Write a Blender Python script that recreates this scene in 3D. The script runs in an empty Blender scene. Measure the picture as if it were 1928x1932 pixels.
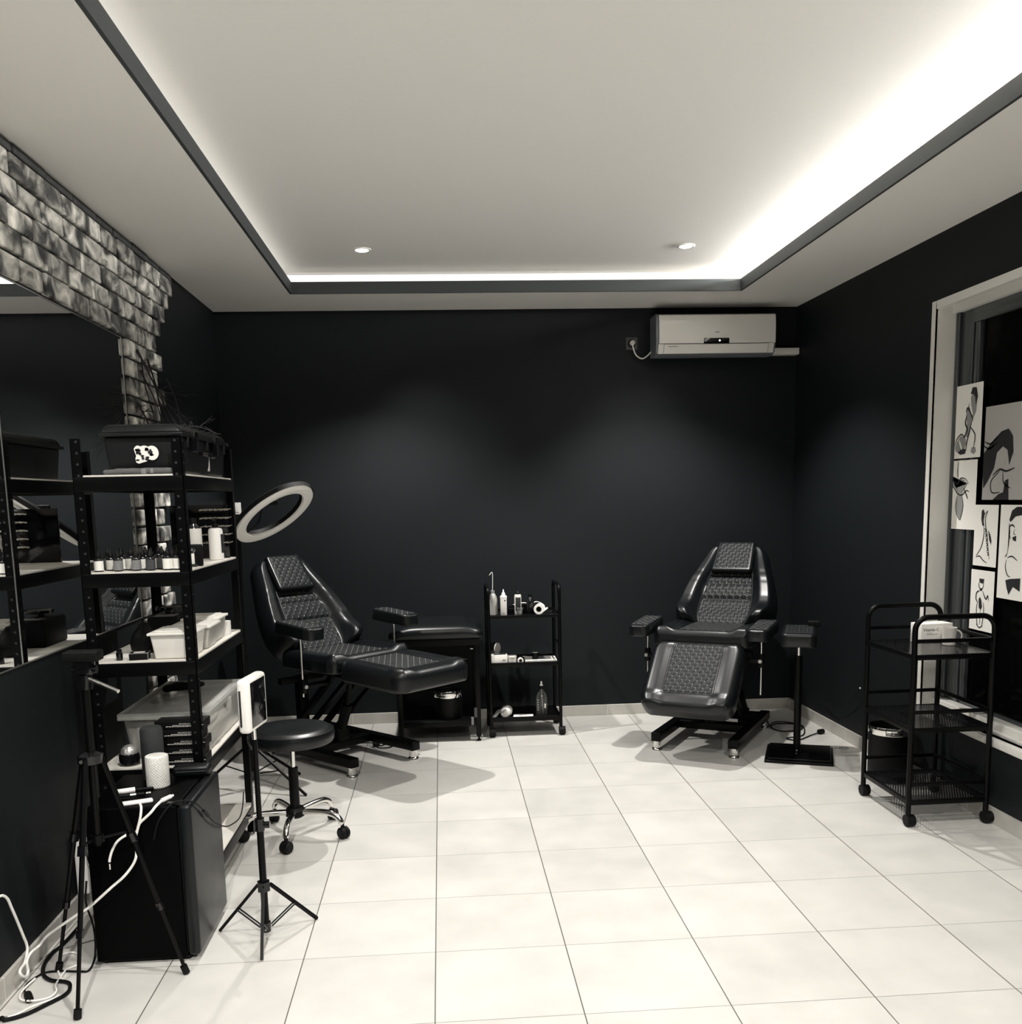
import bpy, math, random
from mathutils import Vector, Matrix
from math import sin, cos, pi, radians
random.seed(7)
S = bpy.context.scene
COL = S.collection

# ------------------------------------------------------------------ camera
cam_d = bpy.data.cameras.new('camera'); cam = bpy.data.objects.new('camera', cam_d); COL.objects.link(cam)
FPX, CX, CY = 1798.65, 959.06, 1201.79
RX, RY, RZ = -0.1444, 0.0223, -0.0676
cam_d.sensor_fit = 'HORIZONTAL'; cam_d.sensor_width = 36.0
cam_d.lens = FPX / 1928 * 36.0
cam_d.shift_x = (964 - CX) / 1928; cam_d.shift_y = (CY - 966) / 1928
cam_d.clip_start = 0.05; cam_d.clip_end = 60
_R = Matrix.Rotation(RZ, 3, 'Z') @ Matrix.Rotation(RX, 3, 'X') @ Matrix(((cos(RY), 0, sin(RY)), (0, 1, 0), (-sin(RY), 0, cos(RY))))
_right, _fwd, _up = _R.col[0], _R.col[1], _R.col[2]
cam.matrix_world = Matrix(((_right.x, _up.x, -_fwd.x, 0), (_right.y, _up.y, -_fwd.y, 0), (_right.z, _up.z, -_fwd.z, 1.54), (0, 0, 0, 1)))
S.camera = cam

# ------------------------------------------------------------------ world, exposure
w = bpy.data.worlds.new('world'); S.world = w; w.use_nodes = True
w.node_tree.nodes['Background'].inputs[0].default_value = (0.10, 0.12, 0.15, 1)
w.node_tree.nodes['Background'].inputs[1].default_value = 0.02
S.view_settings.view_transform = 'Standard'
S.view_settings.look = 'None'
S.view_settings.gamma = 1.0
S.view_settings.exposure = 0.45
S.view_settings.use_curve_mapping = False

# ------------------------------------------------------------------ room dimensions
XL, YB, ZC, ZS, YF = -1.437, 6.58, 2.786, 2.93, -1.6
def xr(y): return 2.462 + (6.58 - y) * 0.0205       # the right wall runs very slightly outwards
LIGHT_C = (1.0, 0.972, 0.93)

# recessed ceiling spots: two visible at the back, the others unseen; extra front pair boosted to brighten the ceiling
SPOTS = [(-0.39, 5.61, 180), (1.43, 5.56, 180), (-0.39, 2.4, 105), (1.43, 2.4, 75), (-0.39, -0.3, 330), (1.43, -0.3, 240)]
for sx, sy, pw in SPOTS:
    ld = bpy.data.lights.new('downlight_beam', 'SPOT'); ld.energy = pw; ld.color = LIGHT_C
    ld.spot_size = radians(106 if sy > 5 else 140); ld.spot_blend = 0.5 if sy > 5 else 0.55; ld.shadow_soft_size = 0.03
    lo = bpy.data.objects.new('downlight_beam', ld); COL.objects.link(lo); lo.location = (sx, sy, ZS - 0.022)
for (sx, sy), tgt in (((-0.39, 5.61), (0.05, 6.58, 1.45)), ((1.43, 5.56), (1.32, 6.58, 1.45))):   # hot inner beam of the two rear lamps, swivelled a little
    ld = bpy.data.lights.new('downlight_core', 'SPOT'); ld.energy = 52; ld.color = LIGHT_C
    ld.spot_size = radians(54); ld.spot_blend = 1.0; ld.shadow_soft_size = 0.03
    lo = bpy.data.objects.new('downlight_core', ld); COL.objects.link(lo); lo.location = (sx, sy, ZS - 0.024)
    lo.rotation_euler = (Vector(tgt) - Vector((sx, sy, ZS))).to_track_quat('-Z', 'Y').to_euler()

# ------------------------------------------------------------------ materials
def new_mat(name, col=(0.5, 0.5, 0.5), rough=0.5, metal=0.0, **kw):
    m = bpy.data.materials.new(name); m.use_nodes = True
    b = m.node_tree.nodes['Principled BSDF']
    b.inputs['Base Color'].default_value = (*col, 1); b.inputs['Roughness'].default_value = rough; b.inputs['Metallic'].default_value = metal
    for k, v in kw.items():
        b.inputs[k.replace('_', ' ')].default_value = v
    return m
def nodes(m): return m.node_tree.nodes, m.node_tree.links, m.node_tree.nodes['Principled BSDF']
def add_noise(m, scale=8, amount=0.15, bump=0.0, rough_var=0.0, coord='Object', detail=4, dist=0.01):
    N, L, B = nodes(m)
    tc = N.new('ShaderNodeTexCoord'); nz = N.new('ShaderNodeTexNoise'); nz.inputs['Scale'].default_value = scale; nz.inputs['Detail'].default_value = detail
    L.new(tc.outputs[coord], nz.inputs['Vector'])
    c = B.inputs['Base Color'].default_value[:3]
    mr = N.new('ShaderNodeMix'); mr.data_type = 'RGBA'
    mr.inputs[6].default_value = (*[x * (1 - amount) for x in c], 1); mr.inputs[7].default_value = (*[min(1, x * (1 + amount)) for x in c], 1)
    L.new(nz.outputs['Fac'], mr.inputs[0]); L.new(mr.outputs[2], B.inputs['Base Color'])
    if bump:
        bp = N.new('ShaderNodeBump'); bp.inputs['Strength'].default_value = bump; bp.inputs['Distance'].default_value = dist
        L.new(nz.outputs['Fac'], bp.inputs['Height']); L.new(bp.outputs['Normal'], B.inputs['Normal'])
    if rough_var:
        r = B.inputs['Roughness'].default_value
        mp = N.new('ShaderNodeMapRange'); mp.inputs[3].default_value = r - rough_var; mp.inputs[4].default_value = r + rough_var
        L.new(nz.outputs['Fac'], mp.inputs[0]); L.new(mp.outputs[0], B.inputs['Roughness'])
    return m

M = {}
M['wall'] = add_noise(new_mat('dark_wall_paint', (0.0074, 0.0094, 0.0108), 0.55, Specular_IOR_Level=0.18), 90, 0.12, 0.15, dist=0.002)
M['ceil'] = add_noise(new_mat('ceiling_paint', (0.88, 0.867, 0.835), 0.9), 60, 0.02, 0.08, dist=0.002)
M['soffit'] = add_noise(new_mat('soffit_paint', (0.85, 0.83, 0.79), 0.85), 60, 0.02, 0.05, dist=0.002)
M['fascia'] = add_noise(new_mat('grey_fascia_paint', (0.036, 0.042, 0.043), 0.7), 40, 0.08, 0.05, dist=0.002)
M['black'] = new_mat('black_powder_coat', (0.0015, 0.0016, 0.0018), 0.35, Specular_IOR_Level=0.14)
M['blackmat'] = new_mat('matt_black_plastic', (0.0018, 0.002, 0.0022), 0.55, Specular_IOR_Level=0.18)
M['rubber'] = new_mat('black_rubber', (0.0018, 0.002, 0.0022), 0.6, Specular_IOR_Level=0.2)
M['gloss'] = new_mat('gloss_black', (0.004, 0.004, 0.005), 0.08)
M['chrome'] = new_mat('chrome', (0.8, 0.79, 0.76), 0.1, 1.0)
M['steel'] = new_mat('brushed_steel', (0.55, 0.54, 0.52), 0.3, 1.0)
M['white'] = new_mat('white_plastic', (0.86, 0.84, 0.80), 0.4)
M['offwhite'] = new_mat('off_white', (0.62, 0.60, 0.56), 0.5)
M['paper'] = new_mat('paper', (0.86, 0.84, 0.79), 0.8)
M['greypaper'] = new_mat('grey_paper', (0.40, 0.39, 0.37), 0.8)
M['ink'] = new_mat('drawing_ink', (0.012, 0.012, 0.014), 0.7)
M['wash'] = new_mat('ink_wash', (0.28, 0.28, 0.27), 0.8)
M['grey'] = new_mat('mid_grey', (0.2, 0.2, 0.2), 0.5)
M['darkgrey'] = new_mat('dark_grey', (0.05, 0.052, 0.055), 0.5)
M['slot'] = new_mat('slot_shadow_grey', (0.016, 0.017, 0.018), 0.5)
M['piping'] = new_mat('grey_piping', (0.035, 0.036, 0.036), 0.4)
M['board'] = add_noise(new_mat('shelf_board', (0.72, 0.69, 0.63), 0.5), 14, 0.08, coord='Object')
M['leather'] = add_noise(new_mat('black_leather', (0.0032, 0.0042, 0.0052), 0.33, Specular_IOR_Level=0.42), 140, 0.2, 0.18, dist=0.0015)
M['mirror'] = new_mat('mirror_glass', (0.86, 0.87, 0.87), 0.0, 1.0)
M['acpl'] = new_mat('aircon_plastic', (0.80, 0.78, 0.735), 0.35)
M['jamb'] = add_noise(new_mat('white_window_profile', (0.76, 0.745, 0.70), 0.28), 5, 0.05)
M['alu'] = new_mat('dark_aluminium', (0.085, 0.095, 0.1), 0.25, 0.6)
M['fridge'] = new_mat('black_fridge_enamel', (0.001, 0.001, 0.0012), 0.4, Specular_IOR_Level=0.05)
M['fridgedoor'] = add_noise(new_mat('fridge_door_enamel', (0.005, 0.006, 0.0072), 0.33, Specular_IOR_Level=0.28), 3, 0.15)
M['case'] = add_noise(new_mat('ribbed_case_plastic', (0.004, 0.005, 0.0055), 0.42, Specular_IOR_Level=0.4), 60, 0.1, 0.1, dist=0.001)
M['canvas'] = add_noise(new_mat('grey_canvas', (0.11, 0.11, 0.11), 0.9), 60, 0.3, 0.3, dist=0.003)
M['cloth'] = add_noise(new_mat('white_cloth', (0.72, 0.70, 0.66), 0.95), 35, 0.12, 0.4, dist=0.004)
M['amber'] = new_mat('dark_bottle', (0.008, 0.008, 0.009), 0.12)
M['hazy'] = new_mat('hazy_plastic', (0.33, 0.335, 0.31), 0.3)

# glass-like plastics
def clear_mat(name, col, alpha, rough=0.1):
    m = bpy.data.materials.new(name); m.use_nodes = True; N = m.node_tree.nodes; L = m.node_tree.links; N.clear()
    out = N.new('ShaderNodeOutputMaterial'); mx = N.new('ShaderNodeMixShader'); t = N.new('ShaderNodeBsdfTransparent'); p = N.new('ShaderNodeBsdfPrincipled')
    p.inputs['Base Color'].default_value = (*col, 1); p.inputs['Roughness'].default_value = rough
    fr = N.new('ShaderNodeFresnel'); fr.inputs[0].default_value = 1.45
    ad = N.new('ShaderNodeMath'); ad.operation = 'ADD'; ad.use_clamp = True; ad.inputs[1].default_value = alpha
    L.new(fr.outputs[0], ad.inputs[0]); L.new(ad.outputs[0], mx.inputs[0]); L.new(t.outputs[0], mx.inputs[1]); L.new(p.outputs[0], mx.inputs[2]); L.new(mx.outputs[0], out.inputs[0])
    return m
M['glass'] = clear_mat('window_glass', (0.01, 0.01, 0.01), 0.03, 0.02)
M['clear'] = clear_mat('clear_plastic', (0.80, 0.79, 0.75), 0.22, 0.2)
M['clearlid'] = clear_mat('clear_plastic_lid', (0.6, 0.6, 0.58), 0.16, 0.12)
M['clearbottle'] = clear_mat('clear_bottle', (0.3, 0.31, 0.3), 0.12, 0.05)

def emis(name, col, s):
    m = bpy.data.materials.new(name); m.use_nodes = True; N = m.node_tree.nodes; L = m.node_tree.links; N.clear()
    out = N.new('ShaderNodeOutputMaterial'); e = N.new('ShaderNodeEmission'); e.inputs[0].default_value = (*col, 1); e.inputs[1].default_value = s
    L.new(e.outputs[0], out.inputs[0]); return m
M['led_r'] = emis('led_strip_bright', LIGHT_C, 140)
M['led_b'] = emis('led_strip_back', LIGHT_C, 1.1)
M['led_l'] = emis('led_strip_dim', LIGHT_C, 4)
M['bulb'] = emis('lamp_lens', LIGHT_C, 18)
M['ringlit'] = new_mat('ring_diffuser', (0.9, 0.88, 0.83), 0.35)

def mth(N, op, a=None, b=None, c=None):
    n = N.new('ShaderNodeMath'); n.operation = op
    for i, v in enumerate((a, b, c)):
        if v is None: continue
        if isinstance(v, (int, float)): n.inputs[i].default_value = v
        else: n.id_data.links.new(v, n.inputs[i])
    return n.outputs[0]

# floor tiles
def floor_mat():
    m = new_mat('beige_floor_tile', (0.72, 0.68, 0.61), 0.35); N, L, B = nodes(m)
    g = N.new('ShaderNodeNewGeometry'); sp = N.new('ShaderNodeSeparateXYZ'); L.new(g.outputs['Position'], sp.inputs[0])
    T = 0.4494
    u = mth(N, 'DIVIDE', mth(N, 'SUBTRACT', sp.outputs[0], -0.0646), T); v = mth(N, 'DIVIDE', mth(N, 'SUBTRACT', sp.outputs[1], 2.6544), T)
    def edge(x):
        f = mth(N, 'FRACT', x); return mth(N, 'MINIMUM', f, mth(N, 'SUBTRACT', 1.0, f))
    eu, ev = edge(u), edge(v)
    ju = mth(N, 'LESS_THAN', eu, 0.0042); jv = mth(N, 'LESS_THAN', ev, 0.0032)
    cb = N.new('ShaderNodeCombineXYZ'); L.new(mth(N, 'FLOOR', u), cb.inputs[0]); L.new(mth(N, 'FLOOR', v), cb.inputs[1])
    wn = N.new('ShaderNodeTexWhiteNoise'); L.new(cb.outputs[0], wn.inputs['Vector'])
    of = N.new('ShaderNodeVectorMath'); of.operation = 'SCALE'; L.new(wn.outputs['Color'], of.inputs[0]); of.inputs['Scale'].default_value = 30
    ad = N.new('ShaderNodeVectorMath'); ad.operation = 'ADD'; L.new(g.outputs['Position'], ad.inputs[0]); L.new(of.outputs[0], ad.inputs[1])
    nz = N.new('ShaderNodeTexNoise'); nz.inputs['Scale'].default_value = 5; nz.inputs['Detail'].default_value = 6; L.new(ad.outputs[0], nz.inputs['Vector'])
    fac = mth(N, 'ADD', mth(N, 'MULTIPLY', nz.outputs['Fac'], 0.75), mth(N, 'MULTIPLY', wn.outputs['Value'], 0.22))
    cr = N.new('ShaderNodeValToRGB'); cr.color_ramp.elements[0].position = 0.25; cr.color_ramp.elements[0].color = (0.50, 0.49, 0.46, 1)
    cr.color_ramp.elements[1].position = 0.7; cr.color_ramp.elements[1].color = (0.61, 0.595, 0.56, 1); L.new(fac, cr.inputs[0])
    j = mth(N, 'MAXIMUM', ju, mth(N, 'MULTIPLY', jv, 0.75))
    mx = N.new('ShaderNodeMix'); mx.data_type = 'RGBA'; L.new(j, mx.inputs[0]); L.new(cr.outputs[0], mx.inputs[6]); mx.inputs[7].default_value = (0.10, 0.095, 0.085, 1)
    L.new(mx.outputs[2], B.inputs['Base Color'])
    rr = N.new('ShaderNodeMapRange'); rr.inputs[3].default_value = 0.28; rr.inputs[4].default_value = 0.48; L.new(nz.outputs['Fac'], rr.inputs[0]); L.new(rr.outputs[0], B.inputs['Roughness'])
    bp = N.new('ShaderNodeBump'); bp.inputs['Strength'].default_value = 0.4; bp.inputs['Distance'].default_value = 0.002
    L.new(mth(N, 'SUBTRACT', 1.0, j), bp.inputs['Height']); L.new(bp.outputs[0], B.inputs['Normal'])
    return m
M['floor'] = floor_mat()

def skirting_mat(axis):
    m = new_mat('skirting_tile_' + 'xy'[axis], (0.50, 0.48, 0.44), 0.35); N, L, B = nodes(m)
    g = N.new('ShaderNodeNewGeometry'); sp = N.new('ShaderNodeSeparateXYZ'); L.new(g.outputs['Position'], sp.inputs[0])
    f = mth(N, 'FRACT', mth(N, 'DIVIDE', mth(N, 'ADD', sp.outputs[axis], 0.21), 0.4494))
    j = mth(N, 'LESS_THAN', f, 0.008)
    nz = N.new('ShaderNodeTexNoise'); nz.inputs['Scale'].default_value = 9; L.new(g.outputs['Position'], nz.inputs['Vector'])
    cr = N.new('ShaderNodeValToRGB'); cr.color_ramp.elements[0].color = (0.38, 0.37, 0.34, 1); cr.color_ramp.elements[1].color = (0.56, 0.535, 0.49, 1); L.new(nz.outputs['Fac'], cr.inputs[0])
    mx = N.new('ShaderNodeMix'); mx.data_type = 'RGBA'; L.new(j, mx.inputs[0]); L.new(cr.outputs[0], mx.inputs[6]); mx.inputs[7].default_value = (0.72, 0.70, 0.66, 1)
    L.new(mx.outputs[2], B.inputs['Base Color']); return m
M['skx'] = skirting_mat(0); M['sky'] = skirting_mat(1)

def brick_mat():
    m = new_mat('weathered_brick_slip', (0.4, 0.39, 0.36), 0.85); N, L, B = nodes(m)
    g = N.new('ShaderNodeNewGeometry'); rnd = g.outputs['Random Per Island']
    sc = N.new('ShaderNodeVectorMath'); sc.operation = 'MULTIPLY'; L.new(g.outputs['Position'], sc.inputs[0]); sc.inputs[1].default_value = (1, 0.75, 0.95)
    cb = N.new('ShaderNodeCombineXYZ'); L.new(mth(N, 'MULTIPLY', rnd, 40.0), cb.inputs[1]); L.new(mth(N, 'MULTIPLY', rnd, 17.0), cb.inputs[2])
    ad = N.new('ShaderNodeVectorMath'); ad.operation = 'ADD'; L.new(sc.outputs[0], ad.inputs[0]); L.new(cb.outputs[0], ad.inputs[1])
    nz = N.new('ShaderNodeTexNoise'); nz.inputs['Scale'].default_value = 11; nz.inputs['Detail'].default_value = 8; nz.inputs['Distortion'].default_value = 0.9; L.new(ad.outputs[0], nz.inputs['Vector'])
    cr = N.new('ShaderNodeValToRGB'); e = cr.color_ramp.elements
    e[0].position = 0.33; e[0].color = (0.022, 0.025, 0.027, 1); e[1].position = 0.72; e[1].color = (0.95, 0.92, 0.85, 1)
    a = e.new(0.43); a.color = (0.11, 0.11, 0.105, 1); a = e.new(0.50); a.color = (0.30, 0.295, 0.27, 1); a = e.new(0.60); a.color = (0.58, 0.565, 0.52, 1)
    L.new(nz.outputs['Fac'], cr.inputs[0])
    ml = N.new('ShaderNodeVectorMath'); ml.operation = 'SCALE'; L.new(cr.outputs[0], ml.inputs[0]); L.new(mth(N, 'ADD', 0.7, mth(N, 'MULTIPLY', rnd, 0.5)), ml.inputs['Scale'])
    L.new(ml.outputs[0], B.inputs['Base Color'])
    bp = N.new('ShaderNodeBump'); bp.inputs['Strength'].default_value = 0.7; bp.inputs['Distance'].default_value = 0.006; L.new(nz.outputs['Fac'], bp.inputs['Height']); L.new(bp.outputs[0], B.inputs['Normal'])
    return m
M['brick'] = brick_mat()

def quilt_mat(name, s=0.044, asp=0.82, stitch=0.3, base=(0.0065, 0.008, 0.0095), depth=0.0026, dots=False):
    m = new_mat(name, base, 0.55, Specular_IOR_Level=0.3); N, L, B = nodes(m)
    uv = N.new('ShaderNodeUVMap'); sp = N.new('ShaderNodeSeparateXYZ'); L.new(uv.outputs[0], sp.inputs[0])
    a = mth(N, 'DIVIDE', sp.outputs[0], s); b = mth(N, 'DIVIDE', sp.outputs[1], s / asp * 0.9)
    p = mth(N, 'ADD', a, b); q = mth(N, 'SUBTRACT', a, b)
    sp_ = mth(N, 'ABSOLUTE', mth(N, 'SINE', mth(N, 'MULTIPLY', p, pi))); sq_ = mth(N, 'ABSOLUTE', mth(N, 'SINE', mth(N, 'MULTIPLY', q, pi)))
    h = mth(N, 'POWER', mth(N, 'MULTIPLY', sp_, sq_), 0.5)
    bp = N.new('ShaderNodeBump'); bp.inputs['Strength'].default_value = 1.0; bp.inputs['Distance'].default_value = depth; L.new(h, bp.inputs['Height']); L.new(bp.outputs[0], B.inputs['Normal'])
    d1 = mth(N, 'MULTIPLY', mth(N, 'LESS_THAN', sp_, 0.085), mth(N, 'GREATER_THAN', mth(N, 'FRACT', mth(N, 'MULTIPLY', q, 5.0)), 0.35))
    d2 = mth(N, 'MULTIPLY', mth(N, 'LESS_THAN', sq_, 0.085), mth(N, 'GREATER_THAN', mth(N, 'FRACT', mth(N, 'MULTIPLY', p, 5.0)), 0.35))
    mk = mth(N, 'MAXIMUM', d1, d2)
    if dots: mk = mth(N, 'LESS_THAN', mth(N, 'ADD', sp_, sq_), 0.24)
    mx = N.new('ShaderNodeMix'); mx.data_type = 'RGBA'; L.new(mk, mx.inputs[0]); mx.inputs[6].default_value = (*base, 1); mx.inputs[7].default_value = (stitch, stitch, stitch * 0.95, 1)
    L.new(mx.outputs[2], B.inputs['Base Color']); return m
M['quilt'] = quilt_mat('quilted_leather', stitch=0.55, dots=True)
M['quilt2'] = quilt_mat('quilted_leather_bright_stitch', stitch=0.33)

def knit_mat():
    m = new_mat('embossed_white', (0.86, 0.84, 0.79), 0.5); N, L, B = nodes(m)
    tc = N.new('ShaderNodeTexCoord'); sp = N.new('ShaderNodeSeparateXYZ'); L.new(tc.outputs['Object'], sp.inputs[0])
    an = mth(N, 'MULTIPLY', mth(N, 'ARCTAN2', sp.outputs[1], sp.outputs[0]), 12.0); z = mth(N, 'MULTIPLY', sp.outputs[2], 300.0)
    h = mth(N, 'MULTIPLY', mth(N, 'ABSOLUTE', mth(N, 'SINE', mth(N, 'ADD', an, z))), mth(N, 'ABSOLUTE', mth(N, 'SINE', mth(N, 'SUBTRACT', an, z))))
    bp = N.new('ShaderNodeBump'); bp.inputs['Strength'].default_value = 0.6; bp.inputs['Distance'].default_value = 0.002; L.new(h, bp.inputs['Height']); L.new(bp.outputs[0], B.inputs['Normal']); return m
M['whiteq'] = knit_mat()

def perf_mat():
    m = bpy.data.materials.new('perforated_metal'); m.use_nodes = True; N = m.node_tree.nodes; L = m.node_tree.links
    B = N['Principled BSDF']; B.inputs['Base Color'].default_value = (0.008, 0.008, 0.009, 1); B.inputs['Roughness'].default_value = 0.2
    out = N['Material Output']; g = N.new('ShaderNodeTexCoord'); sp = N.new('ShaderNodeSeparateXYZ'); L.new(g.outputs['Object'], sp.inputs[0])
    s = 0.0125
    v = mth(N, 'DIVIDE', sp.outputs[1], s); row = mth(N, 'FLOOR', v)
    u = mth(N, 'ADD', mth(N, 'DIVIDE', sp.outputs[0], s), mth(N, 'MULTIPLY', mth(N, 'MODULO', row, 2.0), 0.5))
    fu = mth(N, 'SUBTRACT', mth(N, 'FRACT', u), 0.5); fv = mth(N, 'SUBTRACT', mth(N, 'FRACT', v), 0.5)
    r = mth(N, 'ADD', mth(N, 'MULTIPLY', fu, fu), mth(N, 'MULTIPLY', fv, fv))
    t = N.new('ShaderNodeBsdfTransparent'); mx = N.new('ShaderNodeMixShader'); L.new(mth(N, 'LESS_THAN', r, 0.095), mx.inputs[0])
    L.new(B.outputs[0], mx.inputs[1]); L.new(t.outputs[0], mx.inputs[2]); L.new(mx.outputs[0], out.inputs[0]); return m
M['perf'] = perf_mat()

# ------------------------------------------------------------------ mesh helpers
class MB:
    def __init__(s): s.v = []; s.f = []; s.mi = []; s.uv = None
    def add(s, vs, fs, mi=0):
        n = len(s.v); s.v += [tuple(v) for v in vs]; s.f += [tuple(i + n for i in f) for f in fs]; s.mi += [mi] * len(fs); return s
    def box(s, lo, hi, mi=0, rot=None, ch=0.0):
        x0, y0, z0 = lo; x1, y1, z1 = hi
        if ch <= 0:
            vs = [(x, y, z) for x in (x0, x1) for y in (y0, y1) for z in (z0, z1)]
            fs = [(0, 1, 3, 2), (4, 6, 7, 5), (0, 4, 5, 1), (2, 3, 7, 6), (0, 2, 6, 4), (1, 5, 7, 3)]
        else:   # chamfered box
            c = min(ch, (x1 - x0) / 2.01, (y1 - y0) / 2.01, (z1 - z0) / 2.01)
            import bmesh
            bm = bmesh.new(); bmesh.ops.create_cube(bm, size=1)
            for q in bm.verts: q.co = Vector(((x0 + x1) / 2 + q.co.x * (x1 - x0), (y0 + y1) / 2 + q.co.y * (y1 - y0), (z0 + z1) / 2 + q.co.z * (z1 - z0)))
            bmesh.ops.bevel(bm, geom=list(bm.edges), offset=c, segments=3, affect='EDGES', profile=0.5)
            vs = [tuple(q.co) for q in bm.verts]; fs = [tuple(q.index for q in f.verts) for f in bm.faces]; bm.free()
        if rot is not None: vs = [tuple(rot @ Vector(v)) for v in vs]
        return s.add(vs, fs, mi)
    def cyl(s, p0, p1, r, seg=16, r2=None, mi=0):
        return s.tube([p0, p1], r, seg, mi=mi, r2=r2)
    def tube(s, pts, r, seg=8, mi=0, r2=None, closed=False):
        pts = [Vector(p) for p in pts]; n = len(pts); rs = r if isinstance(r, (list, tuple)) else [r + ((r2 if r2 is not None else r) - r) * i / max(1, n - 1) for i in range(n)]
        rings = []; prev = None
        for i, p in enumerate(pts):
            if closed: d = pts[(i + 1) % n] - pts[i - 1]
            else: d = pts[min(i + 1, n - 1)] - pts[max(i - 1, 0)]
            d = d.normalized() if d.length > 1e-9 else Vector((0, 0, 1))
            if prev is None: a = d.orthogonal().normalized()
            else:
                a = prev - d * prev.dot(d); a = a.normalized() if a.length > 1e-6 else d.orthogonal().normalized()
            prev = a; b = d.cross(a)
            rings.append([p + (a * cos(2 * pi * k / seg) + b * sin(2 * pi * k / seg)) * rs[i] for k in range(seg)])
        vs = [v for R_ in rings for v in R_]; fs = []
        m_ = n if closed else n - 1
        for i in range(m_):
            j = (i + 1) % n
            for k in range(seg): fs.append((i * seg + k, i * seg + (k + 1) % seg, j * seg + (k + 1) % seg, j * seg + k))
        if not closed: fs += [tuple(reversed(range(seg))), tuple(range((n - 1) * seg, n * seg))]
        return s.add(vs, fs, mi)
    def lathe(s, prof, seg=24, c=(0, 0, 0), mi=0, mat=None, ring=False):
        ring = ring or abs(prof[0][1] - prof[-1][1]) < 1e-6      # a ring profile keeps its hole open
        vs = []; fs = []; n = len(prof)
        for r, z in prof:
            for k in range(seg): vs.append((c[0] + r * cos(2 * pi * k / seg), c[1] + r * sin(2 * pi * k / seg), c[2] + z))
        for i in range(n - 1):
            for k in range(seg): fs.append((i * seg + k, i * seg + (k + 1) % seg, (i + 1) * seg + (k + 1) % seg, (i + 1) * seg + k))
        if prof[0][0] > 1e-6 and not ring: fs.append(tuple(reversed(range(seg))))
        if prof[-1][0] > 1e-6 and not ring: fs.append(tuple(range((n - 1) * seg, n * seg)))
        if mat is not None: vs = [tuple(mat @ Vector(v)) for v in vs]
        return s.add(vs, fs, mi)
    def sphere(s, c, r, seg=16, mi=0, sc=(1, 1, 1)):
        k = seg // 2
        return s.lathe([(max(1e-4, r * sin(pi * i / k)) * 1.0, -r * cos(pi * i / k) * sc[2]) for i in range(k + 1)], seg, c, mi)

def spline(pts, n=8, closed=False):
    P = [Vector(p) for p in pts]; out = []; N_ = len(P)
    rng = range(N_) if closed else range(N_ - 1)
    for i in rng:
        if closed: p0, p1, p2, p3 = P[i - 1], P[i], P[(i + 1) % N_], P[(i + 2) % N_]
        else: p0, p1, p2, p3 = P[max(i - 1, 0)], P[i], P[i + 1], P[min(i + 2, N_ - 1)]
        for k in range(n):
            t = k / n; out.append(0.5 * ((2 * p1) + (p2 - p0) * t + (2 * p0 - 5 * p1 + 4 * p2 - p3) * t * t + (3 * p1 - p0 - 3 * p2 + p3) * t ** 3))
    if not closed: out.append(P[-1])
    return out

def obj(name, mb, mats, parent=None, smooth=True, label=None, cat=None, group=None, kind=None, loc=None, recenter=True, angle=40):
    me = bpy.data.meshes.new(name); vs = mb.v
    o = bpy.data.objects.new(name, me)
    if parent is None and recenter and loc is None:
        xs, ys, zs = zip(*vs); c = ((min(xs) + max(xs)) / 2, (min(ys) + max(ys)) / 2, min(zs))
        vs = [(x - c[0], y - c[1], z - c[2]) for x, y, z in vs]; o.location = c
    elif loc is not None: o.location = loc
    me.from_pydata(vs, [], mb.f)
    mats = mats if isinstance(mats, (list, tuple)) else [mats]
    for m in mats: me.materials.append(M[m] if isinstance(m, str) else m)
    for i, p in enumerate(me.polygons): p.material_index = mb.mi[i]
    if mb.uv:
        ul = me.uv_layers.new(name='UVMap')
        for lp in me.loops: ul.data[lp.index].uv = mb.uv[lp.vertex_index]
    import bmesh
    bm = bmesh.new(); bm.from_mesh(me); bmesh.ops.recalc_face_normals(bm, faces=bm.faces); bm.to_mesh(me); bm.free()
    if smooth:
        for p in me.polygons: p.use_smooth = True
        try: me.set_sharp_from_angle(angle=radians(angle))
        except Exception: pass
    COL.objects.link(o)
    if parent is not None: o.parent = parent
    tag(o, label, cat, group, kind); return o
def tag(o, label=None, cat=None, group=None, kind=None):
    if label: o['label'] = label
    if cat: o['category'] = cat
    if group: o['group'] = group
    if kind: o['kind'] = kind
def thing(name, label, cat, loc=(0, 0, 0), rz=0.0, group=None):
    o = bpy.data.objects.new(name, None); COL.objects.link(o); o.location = loc; o.rotation_euler = (0, 0, rz); o.empty_display_size = 0.1
    tag(o, label, cat, group); return o
def struct(name, mb, mats, parent=None, **k): return obj(name, mb, mats, parent, smooth=k.pop('smooth', False), kind='structure' if parent is None else None, **k)
def text_mesh(name, s, size, mat, parent, mtx, extrude=0.0003):
    cu = bpy.data.curves.new(name, 'FONT'); cu.body = s; cu.size = size; cu.extrude = extrude; cu.resolution_u = 3
    t = bpy.data.objects.new(name, cu); COL.objects.link(t); bpy.context.view_layer.update()
    me = bpy.data.meshes.new_from_object(t.evaluated_get(bpy.context.evaluated_depsgraph_get())); bpy.data.objects.remove(t)
    me.transform(mtx); me.materials.clear(); me.materials.append(M[mat]); o = bpy.data.objects.new(name, me); COL.objects.link(o); o.parent = parent; return o
def copy_tree(o, parent=None):
    c = o.copy(); COL.objects.link(c)
    if parent is not None: c.parent = parent
    for ch in list(o.children): copy_tree(ch, c)
    return c

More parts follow.
